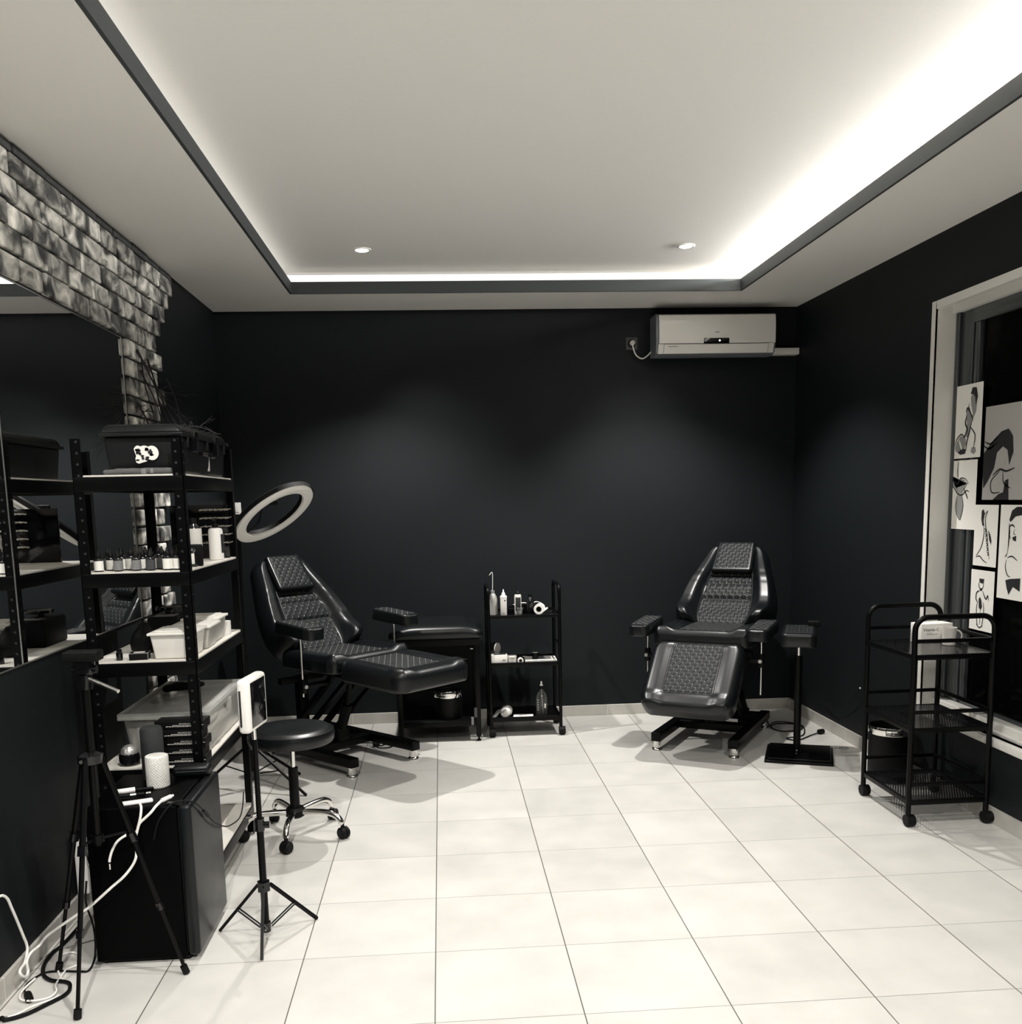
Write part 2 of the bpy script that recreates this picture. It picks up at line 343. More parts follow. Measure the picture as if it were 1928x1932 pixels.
# grid pad: half-width function w(v), length Lg, thickness T; u,v in [-1,1],[0,1]
def pad(w, Lg, T, r=0.03, nu=40, nv=40, extra=None, frame=None, corner=0.12, top_only=None, lift=0.0, shift=None):
    # returns MB; frame(a,b,n)->xyz
    mb = MB(); mb.uv = []
    def prm(k, n): t = k / n; return 0.5 - 0.5 * cos(pi * t)
    def half(v):
        # rounded ends in plan
        d = min(v, 1 - v) * Lg; c = corner
        if d < c: q = 1 - d / c; return w(v) - c * (1 - math.sqrt(max(0, 1 - q * q)))
        return w(v)
    def top(u, v):
        a = u * half(v); b = v * Lg
        e = min((1 - abs(u)) * half(v), min(v, 1 - v) * Lg)
        n = T if e > r else T - r + r * math.sqrt(max(0, 1 - (1 - e / r) ** 2))
        if extra: n += extra(u, v, a, b) * min(1, e / r)
        return a, b, n + lift
    if top_only:
        u0, u1, v0, v1 = top_only; us = [u0 + (u1 - u0) * i / nu for i in range(nu + 1)]; vs_ = [v0 + (v1 - v0) * j / nv for j in range(nv + 1)]
    else:
        us = [-1 + 2 * prm(i, nu) for i in range(nu + 1)]; vs_ = [prm(j, nv) for j in range(nv + 1)]
    P = []
    for j, v in enumerate(vs_):
        for i, u in enumerate(us):
            a, b, n = top(u, v)
            if top_only and (i in (0, nu) or j in (0, nv)): n -= lift + 0.004
            P.append((a, b, n))
    F = [(j * (nu + 1) + i, j * (nu + 1) + i + 1, (j + 1) * (nu + 1) + i + 1, (j + 1) * (nu + 1) + i) for j in range(nv) for i in range(nu)]
    mb.add([frame(*p) for p in P], F); mb.uv += [(p[0], p[1]) for p in P]
    if not top_only:
        base = len(P); lower = []
        for j, v in enumerate(vs_):
            for i, u in enumerate(us):
                a, b, n = top(u, v); e = min((1 - abs(u)) * half(v), min(v, 1 - v) * Lg)
                lo = 0.0 if e > r * 0.6 else (r * 0.6) * (1 - math.sqrt(max(0, 1 - (1 - e / (r * 0.6)) ** 2)))
                sh = shift(u, v) if shift else 0.0
                lower.append((a, b, min(lo, n) + sh))
        F2 = [(f[3], f[2], f[1], f[0]) for f in F]
        mb.add([frame(*p) for p in lower], F2); mb.uv += [(p[0], p[1]) for p in lower]
        # side strip
        idx = [i for i in range(nu + 1)] + [j * (nu + 1) + nu for j in range(1, nv + 1)] + [nv * (nu + 1) + i for i in range(nu - 1, -1, -1)] + [j * (nu + 1) for j in range(nv - 1, 0, -1)]
        for k in range(len(idx)):
            a, b = idx[k], idx[(k + 1) % len(idx)]; mb.f.append((a, b, b + base, a + base)); mb.mi.append(0)
    return mb

# ------------------------------------------------------------------ ROOM
struct('floor', MB().box((XL - 0.1, YF - 0.1, -0.1), (2.75, YB + 0.1, 0)), 'floor')
struct('wall_back', MB().box((XL - 0.1, YB, 0), (2.6, YB + 0.1, ZS)), 'wall')
struct('wall_left', MB().box((XL - 0.1, YF, 0), (XL, YB, ZS)), 'wall')
struct('wall_front', MB().box((XL - 0.1, YF - 0.1, 0), (2.75, YF, ZS)), 'wall')
# right wall with the wide window opening
WY0, WY1, WZ0, WZ1 = 1.6, 4.772, 0.40, 2.452
mb = MB()
def wseg(y0, y1, z0, z1, th=0.10):
    vs = [(xr(y0), y0, z0), (xr(y1), y1, z0), (xr(y1) + th, y1, z0), (xr(y0) + th, y0, z0)]
    vs += [(x, y, z1) for x, y, z in vs]
    mb.add(vs, [(0, 3, 2, 1), (4, 5, 6, 7), (0, 1, 5, 4), (1, 2, 6, 5), (2, 3, 7, 6), (3, 0, 4, 7)])
wseg(WY1, YB, 0, ZS, 0.14); wseg(WY0, WY1, 0, WZ0); wseg(WY0, WY1, WZ1, ZS); wseg(YF, WY0, 0, ZS)
struct('wall_right', mb, 'wall')
# upper slab and the dropped soffit around the light tray
struct('ceiling', MB().box((XL - 0.1, YF - 0.1, ZS), (2.75, YB + 0.1, ZS + 0.1)), 'ceil')
TX0, TX1, TY0, TY1 = -0.85, 1.90, -1.0, 6.045
mb = MB(); z0, z1 = ZC, ZC + 0.02
q = 0.0142; mb.box((XL, YF, z0), (TX0 - q, YB, z1)).box((TX1 + q, YF, z0), (2.64, YB, z1)).box((TX0 - q, TY1 + q, z0), (TX1 + q, YB, z1)).box((TX0 - q, YF, z0), (TX1 + q, TY0 - q, z1))
struct('trim_1', mb, 'soffit')
FH = ZC + 0.068
mb = MB(); t = 0.014
mb.box((TX0 - t, TY0 - t, ZC - 0.001), (TX0, TY1 + t, FH)).box((TX1, TY0 - t, ZC - 0.001), (TX1 + t, TY1 + t, FH)).box((TX0, TY1, ZC - 0.001), (TX1, TY1 + t, FH)).box((TX0, TY0 - t, ZC - 0.001), (TX1, TY0, FH))
struct('trim_2', mb, 'fascia')
# pale plaster lining of the cove, seen above the back fascia
struct('trim_3', MB().box((TX0 - 0.17, 6.20, ZC + 0.02), (TX1 + 0.17, 6.22, ZS)).box((TX0 - 0.17, TY0 - 0.17, ZC + 0.02), (TX0 - 0.155, 6.20, ZS)).box((TX1 + 0.155, TY0 - 0.17, ZC + 0.02), (TX1 + 0.17, 6.20, ZS)), 'ceil')
# skirting tiles
struct('baseboard_back', MB().box((XL, YB - 0.012, 0), (xr(YB), YB, 0.075), ch=0.003), 'skx')
struct('baseboard_left', MB().box((XL, YF, 0), (XL + 0.012, YB - 0.012, 0.075), ch=0.003), 'sky')
mb = MB(); vs = [(xr(YF) - 0.012, YF, 0), (xr(YB) - 0.012, YB - 0.012, 0), (xr(YB), YB - 0.012, 0), (xr(YF), YF, 0)]; vs += [(x, y, 0.075) for x, y, z in vs]
mb.add(vs, [(0, 3, 2, 1), (4, 5, 6, 7), (0, 1, 5, 4), (1, 2, 6, 5), (2, 3, 7, 6), (3, 0, 4, 7)])
struct('baseboard_right', mb, 'sky')

# window on the right wall
GX = 2.628
win = bpy.data.objects.new('window_1', None); COL.objects.link(win); win['kind'] = 'structure'
mb = MB()   # white casing: jamb lining, head lining, deep sill, narrow face bead
mb.box((xr(WY1) - 0.012, WY1 - 0.012, WZ0), (GX + 0.03, WY1, WZ1), ch=0.002)
mb.box((xr(WY1) - 0.013, WY1 - 0.012, WZ0), (xr(WY1) + 0.0, WY1 + 0.022, WZ1 + 0.01))
mb.box((2.505, WY0, WZ1 - 0.012), (GX + 0.03, WY1 - 0.012, WZ1 + 0.0))
mb.box((2.492, WY0, WZ1 - 0.028), (2.53, WY1 - 0.012, WZ1 + 0.012))
mb.box((2.575, WY0, WZ1 - 0.05), (GX + 0.03, WY1 - 0.012, WZ1 - 0.012))
obj('casing', mb, 'jamb', win)
mb = MB(); mb.box((2.490, WY0, WZ0 - 0.038), (GX + 0.03, WY1 - 0.012, WZ0), ch=0.004).box((2.484, WY1 - 0.06, WZ0 - 0.038), (2.502, WY1 + 0.06, WZ0), ch=0.003)
mb.box((2.555, WY0, WZ0), (GX - 0.014, WY1 - 0.012, WZ0 + 0.055), ch=0.004).box((2.535, WY0, WZ0), (2.558, WY1 - 0.012, WZ0 + 0.018), ch=0.003)
obj('window_sill', mb, 'jamb', win)
mb = MB()
mb.box((GX - 0.02, WY1 - 0.15, WZ0), (GX + 0.03, WY1 - 0.012, WZ1 - 0.05), ch=0.004)
mb.box((GX - 0.034, WY1 - 0.045, WZ0), (GX - 0.02, WY1 - 0.013, WZ1 - 0.05), ch=0.003)
mb.box((GX - 0.02, WY0, WZ1 - 0.12), (GX + 0.03, WY1 - 0.15, WZ1 - 0.05), ch=0.004)
mb.box((GX - 0.012, WY0, WZ0), (GX + 0.03, WY1 - 0.15, WZ0 + 0.07), ch=0.004)
mb.box((GX - 0.02, WY1 - 0.21, WZ0 + 0.07), (GX + 0.02, WY1 - 0.17, WZ1 - 0.12), ch=0.003)
obj('window_frame', mb, 'alu', win)
obj('pane', MB().box((GX, WY0, WZ0 + 0.07), (GX + 0.006, WY1 - 0.15, WZ1 - 0.12)), 'glass', win, smooth=False)
# dark yard wall outside
struct('wall_outside', MB().box((4.6, -1, -0.1), (4.7, 8, 3.2)), 'wall')

# brick slips around the mirror (one cladding surface)
mb = MB(); RH = 0.0866; ztop = ZC - 0.002
def brick(y0, y1, z0, z1, mi=0, back=0.0):
    d = 0.024 - back + random.uniform(-0.004, 0.005); j = lambda: random.uniform(-0.0025, 0.0025)
    mb.box((XL, y0 + 0.005 + j(), z0 + 0.005 + j()), (XL + d, y1 - 0.005 + j(), z1 - 0.005 + j()), mi, ch=0.007)
y = 5.54
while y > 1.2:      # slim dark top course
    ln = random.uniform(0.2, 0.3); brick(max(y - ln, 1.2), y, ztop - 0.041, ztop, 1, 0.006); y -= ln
row_end = [5.50, 5.41, 5.31, 5.22, 5.13]
z1 = ztop - 0.041; i = 0
while z1 > 0.12:
    z0 = z1 - RH
    if z0 > 2.27 - 0.03 and i < 5:
        y = row_end[i]; k = 0
        while y > 1.2:
            ln = random.choice([0.225, 0.24, 0.21]) if not (k == 0 and i % 2) else 0.12
            brick(max(y - ln, 1.2), y, z0, z1); y -= ln; k += 1
    else:
        e = (5.16 if i % 2 else 5.04) + random.uniform(-0.02, 0.03) + (0.07 if z0 > 1.7 else 0)
        y = e; first = 0.21 if i % 2 else 0.12; lim = 4.63
        while y > lim + 0.03:
            ln = min(first, y - lim)
            if y - ln - lim < 0.05: ln = y - lim
            brick(y - ln, y, z0, z1); y -= ln; first = 0.2
    z1 = z0; i += 1
zb = ztop - 0.041 - 5 * RH
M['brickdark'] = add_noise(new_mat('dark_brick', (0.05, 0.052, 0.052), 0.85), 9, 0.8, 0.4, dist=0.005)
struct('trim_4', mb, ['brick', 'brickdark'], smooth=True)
struct('trim_5', MB().box((XL, 1.2, zb + 0.002), (XL + 0.006, 5.10, ZC - 0.001)).box((XL, 4.625, 0.08), (XL + 0.006, 5.03, zb + 0.002)), 'ink')

# wall mirrors (two panes with a seam)
def mirror_panel(y0, y1, label):
    o = thing('wall_mirror', label, 'mirror', (XL, (y0 + y1) / 2, 1.02))
    h = 2.305 - 1.02; d = (y1 - y0) / 2
    obj('glass_pane', MB().box((0.001, -d + 0.001, 0), (0.007, d - 0.001, h)), 'mirror', o, smooth=False)
    e = MB().box((0.0, -d, -0.004), (0.009, d, 0.0)).box((0.0, d - 0.001, 0), (0.009, d + 0.003, h)).box((0, -d, h), (0.009, d, h + 0.004))
    obj('edge_trim', e, 'steel', o, smooth=False)
mirror_panel(3.306, 4.615, 'large wall mirror behind the black metal shelving, right of the seam')
mirror_panel(1.30, 3.300, 'wall mirror at the left edge, above the bare wall, left of the seam')

# ------------------------------------------------------------------ ceiling lamps
d0 = None
labels = ['round recessed ceiling spotlight at the left rear of the light tray', 'round recessed ceiling spotlight at the right rear, nearest the air conditioner']
for (sx, sy, pw), lb in zip(SPOTS[:2], labels):
    if d0 is None:
        d0 = thing('recessed_spotlight', lb, 'ceiling light', (sx, sy, ZS), group='recessed ceiling spotlights')
        obj('trim_ring', MB().lathe([(0.052, 0), (0.052, -0.004), (0.046, -0.007), (0.036, -0.005), (0.036, 0)], 28), 'white', d0)
        obj('lamp_lens', MB().lathe([(0.0355, -0.002), (0.03, -0.008), (0.001, -0.010)], 24), 'bulb', d0)
    else:
        c = copy_tree(d0); c.location = (sx, sy, ZS); c['label'] = lb
zl = ZC + 0.062
def led(lo, hi, mat, label):
    o = thing('led_strip', label, 'light strip', ((lo[0] + hi[0]) / 2, (lo[1] + hi[1]) / 2, zl), group='light strips in the ceiling cove')
    lx, ly = (hi[0] - lo[0]) / 2, (hi[1] - lo[1]) / 2
    obj('carrier', MB().box((-lx - .003, -ly - .003, -0.003), (lx + .003, ly + .003, 0.001)), 'white', o, smooth=False)
    obj('light_band', MB().add([(-lx, -ly, 0.0015), (lx, -ly, 0.0015), (lx, ly, 0.0015), (-lx, ly, 0.0015)], [(0, 1, 2, 3)]), mat, o, smooth=False)
o = thing('led_strip', 'bright light strip hidden above the right side of the ceiling tray', 'light strip', (TX1 + 0.154, 2.6, 2.876), group='light strips in the ceiling cove')
obj('carrier', MB().box((-0.003, -3.55, -0.014), (0.001, 3.55, 0.014)), 'white', o, smooth=False)
obj('light_band', MB().add([(-0.0035, -3.5, -0.011), (-0.0035, 3.5, -0.011), (-0.0035, 3.5, 0.011), (-0.0035, -3.5, 0.011)], [(0, 1, 2, 3)]), 'led_r', o, smooth=False)
o = thing('led_strip', 'light strip along the back of the ceiling cove', 'light strip', (0.525, 6.20, 2.905), group='light strips in the ceiling cove')
obj('carrier', MB().box((-1.52, -0.004, -0.023), (1.52, 0.0, 0.023)), 'white', o, smooth=False)
obj('light_band', MB().add([(-1.5, -0.0045, -0.021), (1.5, -0.0045, -0.021), (1.5, -0.0045, 0.021), (-1.5, -0.0045, 0.021)], [(0, 1, 2, 3)]), 'led_b', o, smooth=False)
led((-0.95, -0.9), (-0.93, 6.1), 'led_l', 'dim light strip hidden above the left side of the ceiling tray')
#PART2
# ------------------------------------------------------------------ treatment chairs
def sm(x): x = max(0, min(1, x)); return x * x * (3 - 2 * x)
def treatment_chair(label, front, F, seat_z, sf, leg_a, leg_len, arm_z, arm_dy=0.0, back_len=0.66, back_a=31):
    rz = math.atan2(-F[0], F[1])
    t = thing('treatment_chair', label, 'tattoo chair', (front[0], front[1], 0), rz, 'reclining treatment chairs')
    T = 0.085
    # seat
    sl = 0.50; sb = sf - sl
    fr = lambda a, b, n: (a, sf - b, seat_z - T + n)
    def sx(u, v, a, b): return 0.018 * sm((abs(u) - 0.55) / 0.2) + 0.012 * math.exp(-((b - 0.02) / 0.05) ** 2)
    wseat = lambda v: 0.298 + 0.012 * sin(pi * v)
    obj('seat', pad(wseat, sl, T, 0.028, 44, 40, sx, fr, 0.05), 'leather', t, angle=80)
    obj('seat_panel', pad(wseat, sl, T, 0.028, 24, 24, sx, fr, 0.05, top_only=(-0.56, 0.56, 0.06, 0.96), lift=0.003), 'quilt2', t, angle=80)
    # leg rest
    ca, sa = cos(radians(leg_a)), sin(radians(leg_a)); y0, zz0 = sf + 0.004, seat_z - (0.012 if leg_a < 10 else 0.045)
    TL = 0.108
    fl_ = lambda a, b, n: (a, y0 + b * ca + (n - TL) * sa, zz0 - b * sa + (n - TL) * ca)
    def lx(u, v, a, b): return 0.012 * sm((abs(u) - 0.5) / 0.2) + 0.008 * sm((v - 0.76) / 0.06)
    wleg = lambda v: 0.283 - 0.006 * v
    obj('leg_rest', pad(wleg, leg_len, TL, 0.04, 44, 44, lx, fl_, 0.085), 'leather', t, angle=80)
    obj('leg_rest_panel', pad(wleg, leg_len, TL, 0.04, 24, 30, lx, fl_, 0.085, top_only=(-0.55, 0.55, 0.05, 0.78), lift=0.003), 'quilt' if leg_a > 10 else 'quilt2', t, angle=80)
    pts = [fl_(a, b, T + 0.0125) for a, b in [(-0.14, 0.41), (-0.19, 0.475)]]
    def ring_on(w_, Lg, TT, rr, ex, fr_, u0, u1, v0, v1, cr_):
        mbp = pad(w_, Lg, TT, rr, 24, 24, ex, fr_, cr_, top_only=(u0, u1, v0, v1), lift=0.0035)
        idx = [i for i in range(25)] + [j * 25 + 24 for j in range(1, 25)] + [24 * 25 + i for i in range(23, -1, -1)] + [j * 25 for j in range(23, 0, -1)]
        return [Vector(mbp.v[i]) for i in idx], mbp
    up_l = Vector((0, sa, ca)) * 0.0065
    rg, mb_ = ring_on(wleg, leg_len, TL, 0.04, lx, fl_, -0.55, 0.55, 0.05, 0.78, 0.085)
    obj('piping', MB().tube([p_ + up_l for p_ in rg], 0.0016, 6, closed=True), 'piping', t)
    for sg in (-1, 1):
        pts = []
        for k in range(9):
            q_ = k / 8; uu = sg * (0.55 + 0.36 * q_); vv = 0.78 + 0.17 * q_
            a_ = uu * wleg(vv); b_ = vv * leg_len; n_ = TL + lx(uu, vv, a_, b_) - 0.012 * q_ ** 3
            pts.append(fl_(a_, b_, n_ + 0.0005))
        obj('seam', MB().tube(pts, 0.0016, 6), 'ink', t)
    # backrest
    cb, sb_ = cos(radians(back_a)), sin(radians(back_a)); hy, hz = sf - sl + 0.05, seat_z - 0.03
    fb = lambda a, b, n: (a, hy - b * sb_ + (n - T) * cb, hz + b * cb + (n - T) * sb_)
    def wb(v):
        if v < 0.22: return 0.295 + 0.03 * sm(v / 0.22)
        return 0.325 - 0.145 * sm((v - 0.22) / 0.95)
    def bx(u, v, a, b):
        c = 0.05 * sm((abs(u) - 0.48) / 0.22) * (1 - 0.45 * sm((v - 0.5) / 0.4)) + 0.055 * math.exp(-((v - 0.10) / 0.11) ** 2) * sm((abs(u) - 0.5) / 0.25)
        cr = sum(math.exp(-((v - q) / 0.016) ** 2) for q in (0.34, 0.52, 0.62))
        return c - 0.013 * cr * (1 if abs(u) < 0.5 else 0.2) + 0.006 * sin(v * 17) * (abs(u) < 0.5)
    obj('backrest', pad(wb, back_len, T, 0.036, 56, 72, bx, fb, 0.09), 'leather', t, angle=80)
    obj('backrest_panel', pad(wb, back_len, T, 0.036, 30, 72, bx, fb, 0.09, top_only=(-0.52, 0.52, 0.03, 0.97), lift=0.003), 'quilt', t, angle=80)
    rg, mb_ = ring_on(wb, back_len, T, 0.036, bx, fb, -0.52, 0.52, 0.03, 0.97, 0.09)
    up_b = Vector((0, cb, sb_)) * 0.0065
    obj('piping', MB().tube([p_ + up_b for p_ in rg], 0.0016, 6, closed=True), 'piping', t)
    # head pillow laid over the top
    fp = lambda a, b, n: fb(a * 1.0, back_len * 0.63 + b, T + 0.012 + n)
    h = obj('head_pillow', pad(lambda v: 0.135 - 0.012 * v, back_len * 0.36, 0.036, 0.014, 26, 26, None, fp, 0.02), 'leather', t, angle=80)
    obj('pillow_top', pad(lambda v: 0.135 - 0.012 * v, back_len * 0.36, 0.036, 0.014, 20, 20, None, fp, 0.02, top_only=(-0.9, 0.9, 0.06, 0.97), lift=0.002), 'quilt', h, angle=80)
    # arm rests
    for sgn in (-1, 1):
        fa = lambda a, b, n: (sgn * 0.357 + a, -0.03 - b + arm_dy, arm_z - 0.068 + n + (b - 0.165) * 0.08)
        ar = obj('armrest', pad(lambda v: 0.066, 0.33, 0.068, 0.014, 24, 24, None, fa, 0.045), 'leather', t, angle=80)
        obj('armrest_panel', pad(lambda v: 0.066, 0.33, 0.068, 0.014, 16, 20, None, fa, 0.045, top_only=(-0.85, 0.85, 0.08, 0.93), lift=0.002), 'quilt2', ar, angle=80)
        px, py = sgn * 0.35, -0.20 + arm_dy
        obj('armrest_rod', MB().cyl((px, py, arm_z - 0.068), (px, py, arm_z - 0.42), 0.0065, 12), 'chrome', t)
        mb = MB().box((min(px, sgn * 0.18) - 0.012, py - 0.02, seat_z - 0.175), (max(px, sgn * 0.18) + 0.012, py + 0.02, seat_z - 0.15), ch=0.003)
        mb.box((px - 0.014, py - 0.018, seat_z - 0.20), (px + 0.014, py + 0.018, seat_z - 0.12), ch=0.003)
        obj('armrest_bracket', mb, 'black', t)
        obj('clamp_knob', MB().cyl((px, py + 0.016, seat_z - 0.16), (px, py + 0.034, seat_z - 0.16), 0.011, 12), 'steel', t)
    # seat frame
    mb = MB().box((-0.20, sb + 0.02, seat_z - T - 0.035), (-0.16, sf - 0.03, seat_z - T + 0.002), ch=0.003).box((0.16, sb + 0.02, seat_z - T - 0.035), (0.20, sf - 0.03, seat_z - T + 0.002), ch=0.003)
    for yy in (sb + 0.05, (sb + sf) / 2, sf - 0.08): mb.box((-0.2, yy, seat_z - T - 0.035), (0.2, yy + 0.035, seat_z - T - 0.004), ch=0.003)
    pA = fl_(-0.12, 0.02, -0.012); pB = fl_(-0.12, leg_len * 0.7, -0.012); pC = fl_(0.12, 0.02, -0.012); pD = fl_(0.12, leg_len * 0.7, -0.012)
    mb.cyl(pA, pB, 0.014, 8).cyl(pC, pD, 0.014, 8)
    qA = fb(-0.12, 0.0, -0.012); qB = fb(-0.12, back_len * 0.7, -0.012); qC = fb(0.12, 0.0, -0.012); qD = fb(0.12, back_len * 0.7, -0.012)
    mb.cyl(qA, qB, 0.014, 8).cyl(qC, qD, 0.014, 8)
    obj('seat_frame', mb, 'black', t)
    # base
    mb = MB()
    for sx_ in (-0.235, 0.235): mb.box((sx_ - 0.03, -0.84, 0.058), (sx_ + 0.03, 0.02, 0.112), ch=0.005)
    mb.box((-0.235, -0.80, 0.06), (0.235, -0.73, 0.11), ch=0.004).box((-0.235, -0.45, 0.06), (0.235, -0.37, 0.11), ch=0.004)
    obj('base_frame', mb, 'black', t)
    for fx, fy in ((-0.235, -0.01), (0.235, -0.01), (-0.235, -0.80), (0.235, -0.80)):
        obj('levelling_foot', MB().lathe([(0.033, 0), (0.033, 0.010), (0.028, 0.016), (0.024, 0.018), (0.024, 0.060)], 22, (fx, fy, 0)), 'chrome', t)
    # lifting arms and actuator
    for sx_ in (-0.13, 0.13):
        a = Vector((sx_, -0.74, 0.12)); b = Vector((sx_, -0.26, seat_z - T - 0.03)); mb = MB()
        mb.cyl(a, b, 0.022, 4); mb.cyl(a + Vector((0, 0.12, 0)), b + Vector((0, 0.12, -0.02)), 0.018, 4)
        mb.cyl((sx_ - 0.02, a.y, a.z + 0.01), (sx_ + 0.02, a.y, a.z + 0.01), 0.012, 10)
        obj('lift_arm', mb, 'black', t)
    obj('actuator', MB().cyl((0, -0.42, 0.11), (0, -0.32, 0.34), 0.032, 14).cyl((0, -0.32, 0.34), (0, -0.27, seat_z - T - 0.02), 0.016, 12).box((-0.045, -0.50, 0.11), (0.045, -0.36, 0.19), ch=0.01), 'blackmat', t)
    obj('rating_label', MB().box((-0.018, -0.374, 0.20), (0.018, -0.3725, 0.25), rot=None), 'grey', t, smooth=False, label='small grey rating sticker')
    obj('upright', MB().box((-0.03, -0.80, 0.11), (0.03, -0.74, seat_z - 0.2), ch=0.004).box((-0.16, -0.79, seat_z - 0.24), (0.16, -0.75, seat_z - 0.2), ch=0.004), 'black', t)
    return t
CHR = treatment_chair('black quilted tattoo chair at the right with its leg rest hanging down', (1.47, 5.46), (-0.52, -0.854), 0.72, -0.10, 46, 0.49, 0.775, 0.03, 0.68, 42)
CHL = treatment_chair('black quilted tattoo chair at the left with its leg rest stretched out flat', (-0.37, 5.43), (0.70, -0.714), 0.67, -0.06, 2, 0.53, 0.87, -0.07, 0.705, 37.5)

# ------------------------------------------------------------------ massage couch against the back wall
t = thing('massage_couch', 'long black padded massage couch on a dark frame along the back wall', 'massage table', (-0.02, 6.24, 0))
def cx_(u, v, a, b): return -0.01 * sm((abs(u) - 0.6) / 0.4)
fc = lambda a, b, n: (-0.335 + b, a, 0.665 + n * (1 - 0.35 * math.exp(-(b / 0.09) ** 2) - 0.3 * math.exp(-((0.60 - b) / 0.07) ** 2)))
obj('cushion', pad(lambda v: 0.29, 0.60, 0.095, 0.055, 40, 44, cx_, fc, 0.06), 'leather', t, angle=80)
mb = MB().box((-0.29, -0.27, 0.625), (0.24, -0.24, 0.664)).box((-0.29, 0.24, 0.625), (0.24, 0.27, 0.664)).box((-0.29, -0.24, 0.625), (-0.26, 0.24, 0.664)).box((0.21, -0.24, 0.625), (0.24, 0.24, 0.664))
obj('top_frame', mb, 'black', t, smooth=False)
for ya in (-0.265, 0.24): obj('stretcher', MB().box((-0.275, ya, 0.10), (0.225, ya + 0.025, 0.135), ch=0.003), 'black', t)
for lx, ly in ((-0.275, -0.255), (0.222, -0.255), (-0.275, 0.255), (0.222, 0.255)):
    l = obj('leg', MB().box((lx - 0.016, ly - 0.016, 0.03), (lx + 0.016, ly + 0.016, 0.63), ch=0.003), 'black', t)
    obj('foot', MB().lathe([(0.014, 0), (0.014, 0.008), (0.006, 0.014), (0.006, 0.03)], 14, (lx, ly, 0)), 'rubber', l)
obj('lower_shelf', MB().box((-0.27, -0.26, 0.118), (0.22, 0.26, 0.134)), 'blackmat', t, smooth=False)
obj('back_panel', MB().box((-0.26, 0.245, 0.135), (0.24, 0.252, 0.625)), 'blackmat', t, smooth=False)
obj('bracket', MB().box((0.195, -0.283, 0.16), (0.213, -0.271, 0.22)), 'darkgrey', t, smooth=False)
obj('bracket', MB().box((0.175, -0.283, 0.11), (0.19, -0.265, 0.16)), 'grey', t, smooth=False)
obj('bolt', MB().box((0.18, -0.274, 0.60), (0.198, -0.270, 0.605)), 'steel', t, smooth=False)

def waste_bin(label, loc, r, h):
    t = thing('waste_bin', label, 'waste bin', loc, group='black waste bins with chrome rims')
    obj('body', MB().lathe([(r * 0.92, 0), (r * 0.97, 0.01), (r * 0.97, h - 0.033), (r * 0.955, h - 0.004), (r * 0.93, h - 0.004), (r * 0.88, 0.012), (0.001, 0.012)], 32), 'blackmat', t)
    obj('rim', MB().lathe([(r * 0.975, h - 0.044), (r, h - 0.04), (r, h - 0.003), (r * 0.985, h), (r * 0.957, h - 0.001), (r * 0.957, h - 0.006)], 40, ring=True), 'chrome', t)
    return t
waste_bin('black waste bin with a chrome rim under the massage couch', (0.01, 6.10, 0.1345), 0.094, 0.185)
waste_bin('black waste bin with a chrome rim behind the perforated trolley', (2.364, 4.82, 0), 0.114, 0.30)

# ------------------------------------------------------------------ trolleys
def caster(parent, x, y, top):
    c = obj('caster', MB().box((x - 0.006, y - 0.006, 0.045), (x + 0.006, y + 0.006, top)), 'steel', parent, smooth=False)
    obj('wheel', MB().lathe([(0.001, -0.017), (0.018, -0.017), (0.0245, -0.012), (0.026, 0), (0.0245, 0.012), (0.018, 0.017), (0.001, 0.017)], 20, mat=Matrix.Translation((x + 0.008, y, 0.026)) @ Matrix.Rotation(radians(90), 4, 'Y')).lathe([(0.021, -0.02), (0.029, -0.02), (0.029, 0.02), (0.021, 0.02)], 14, mat=Matrix.Translation((x + 0.008, y, 0.031)) @ Matrix.Rotation(radians(90), 4, 'Y') @ Matrix.Scale(0.9, 4, (1, 0, 0))), 'rubber', c)
def hoop(axis, c, h0, x0, x1, top, r, bend=0.05):
    pts = []
    def q(s, z): return (c, s, z) if axis == 'y' else (s, c, z)
    pts.append(q(x0, h0)); pts.append(q(x0, top - bend))
    for k in range(1, 8): a = pi - (pi / 2) * k / 8; pts.append(q(x0 + bend + bend * cos(a), top - bend + bend * sin(a)))
    pts.append(q(x0 + bend, top)); pts.append(q(x1 - bend, top))
    for k in range(1, 8): a = pi / 2 - (pi / 2) * k / 8; pts.append(q(x1 - bend + bend * cos(a), top - bend + bend * sin(a)))
    pts.append(q(x1, top - bend)); pts.append(q(x1, h0)); return pts

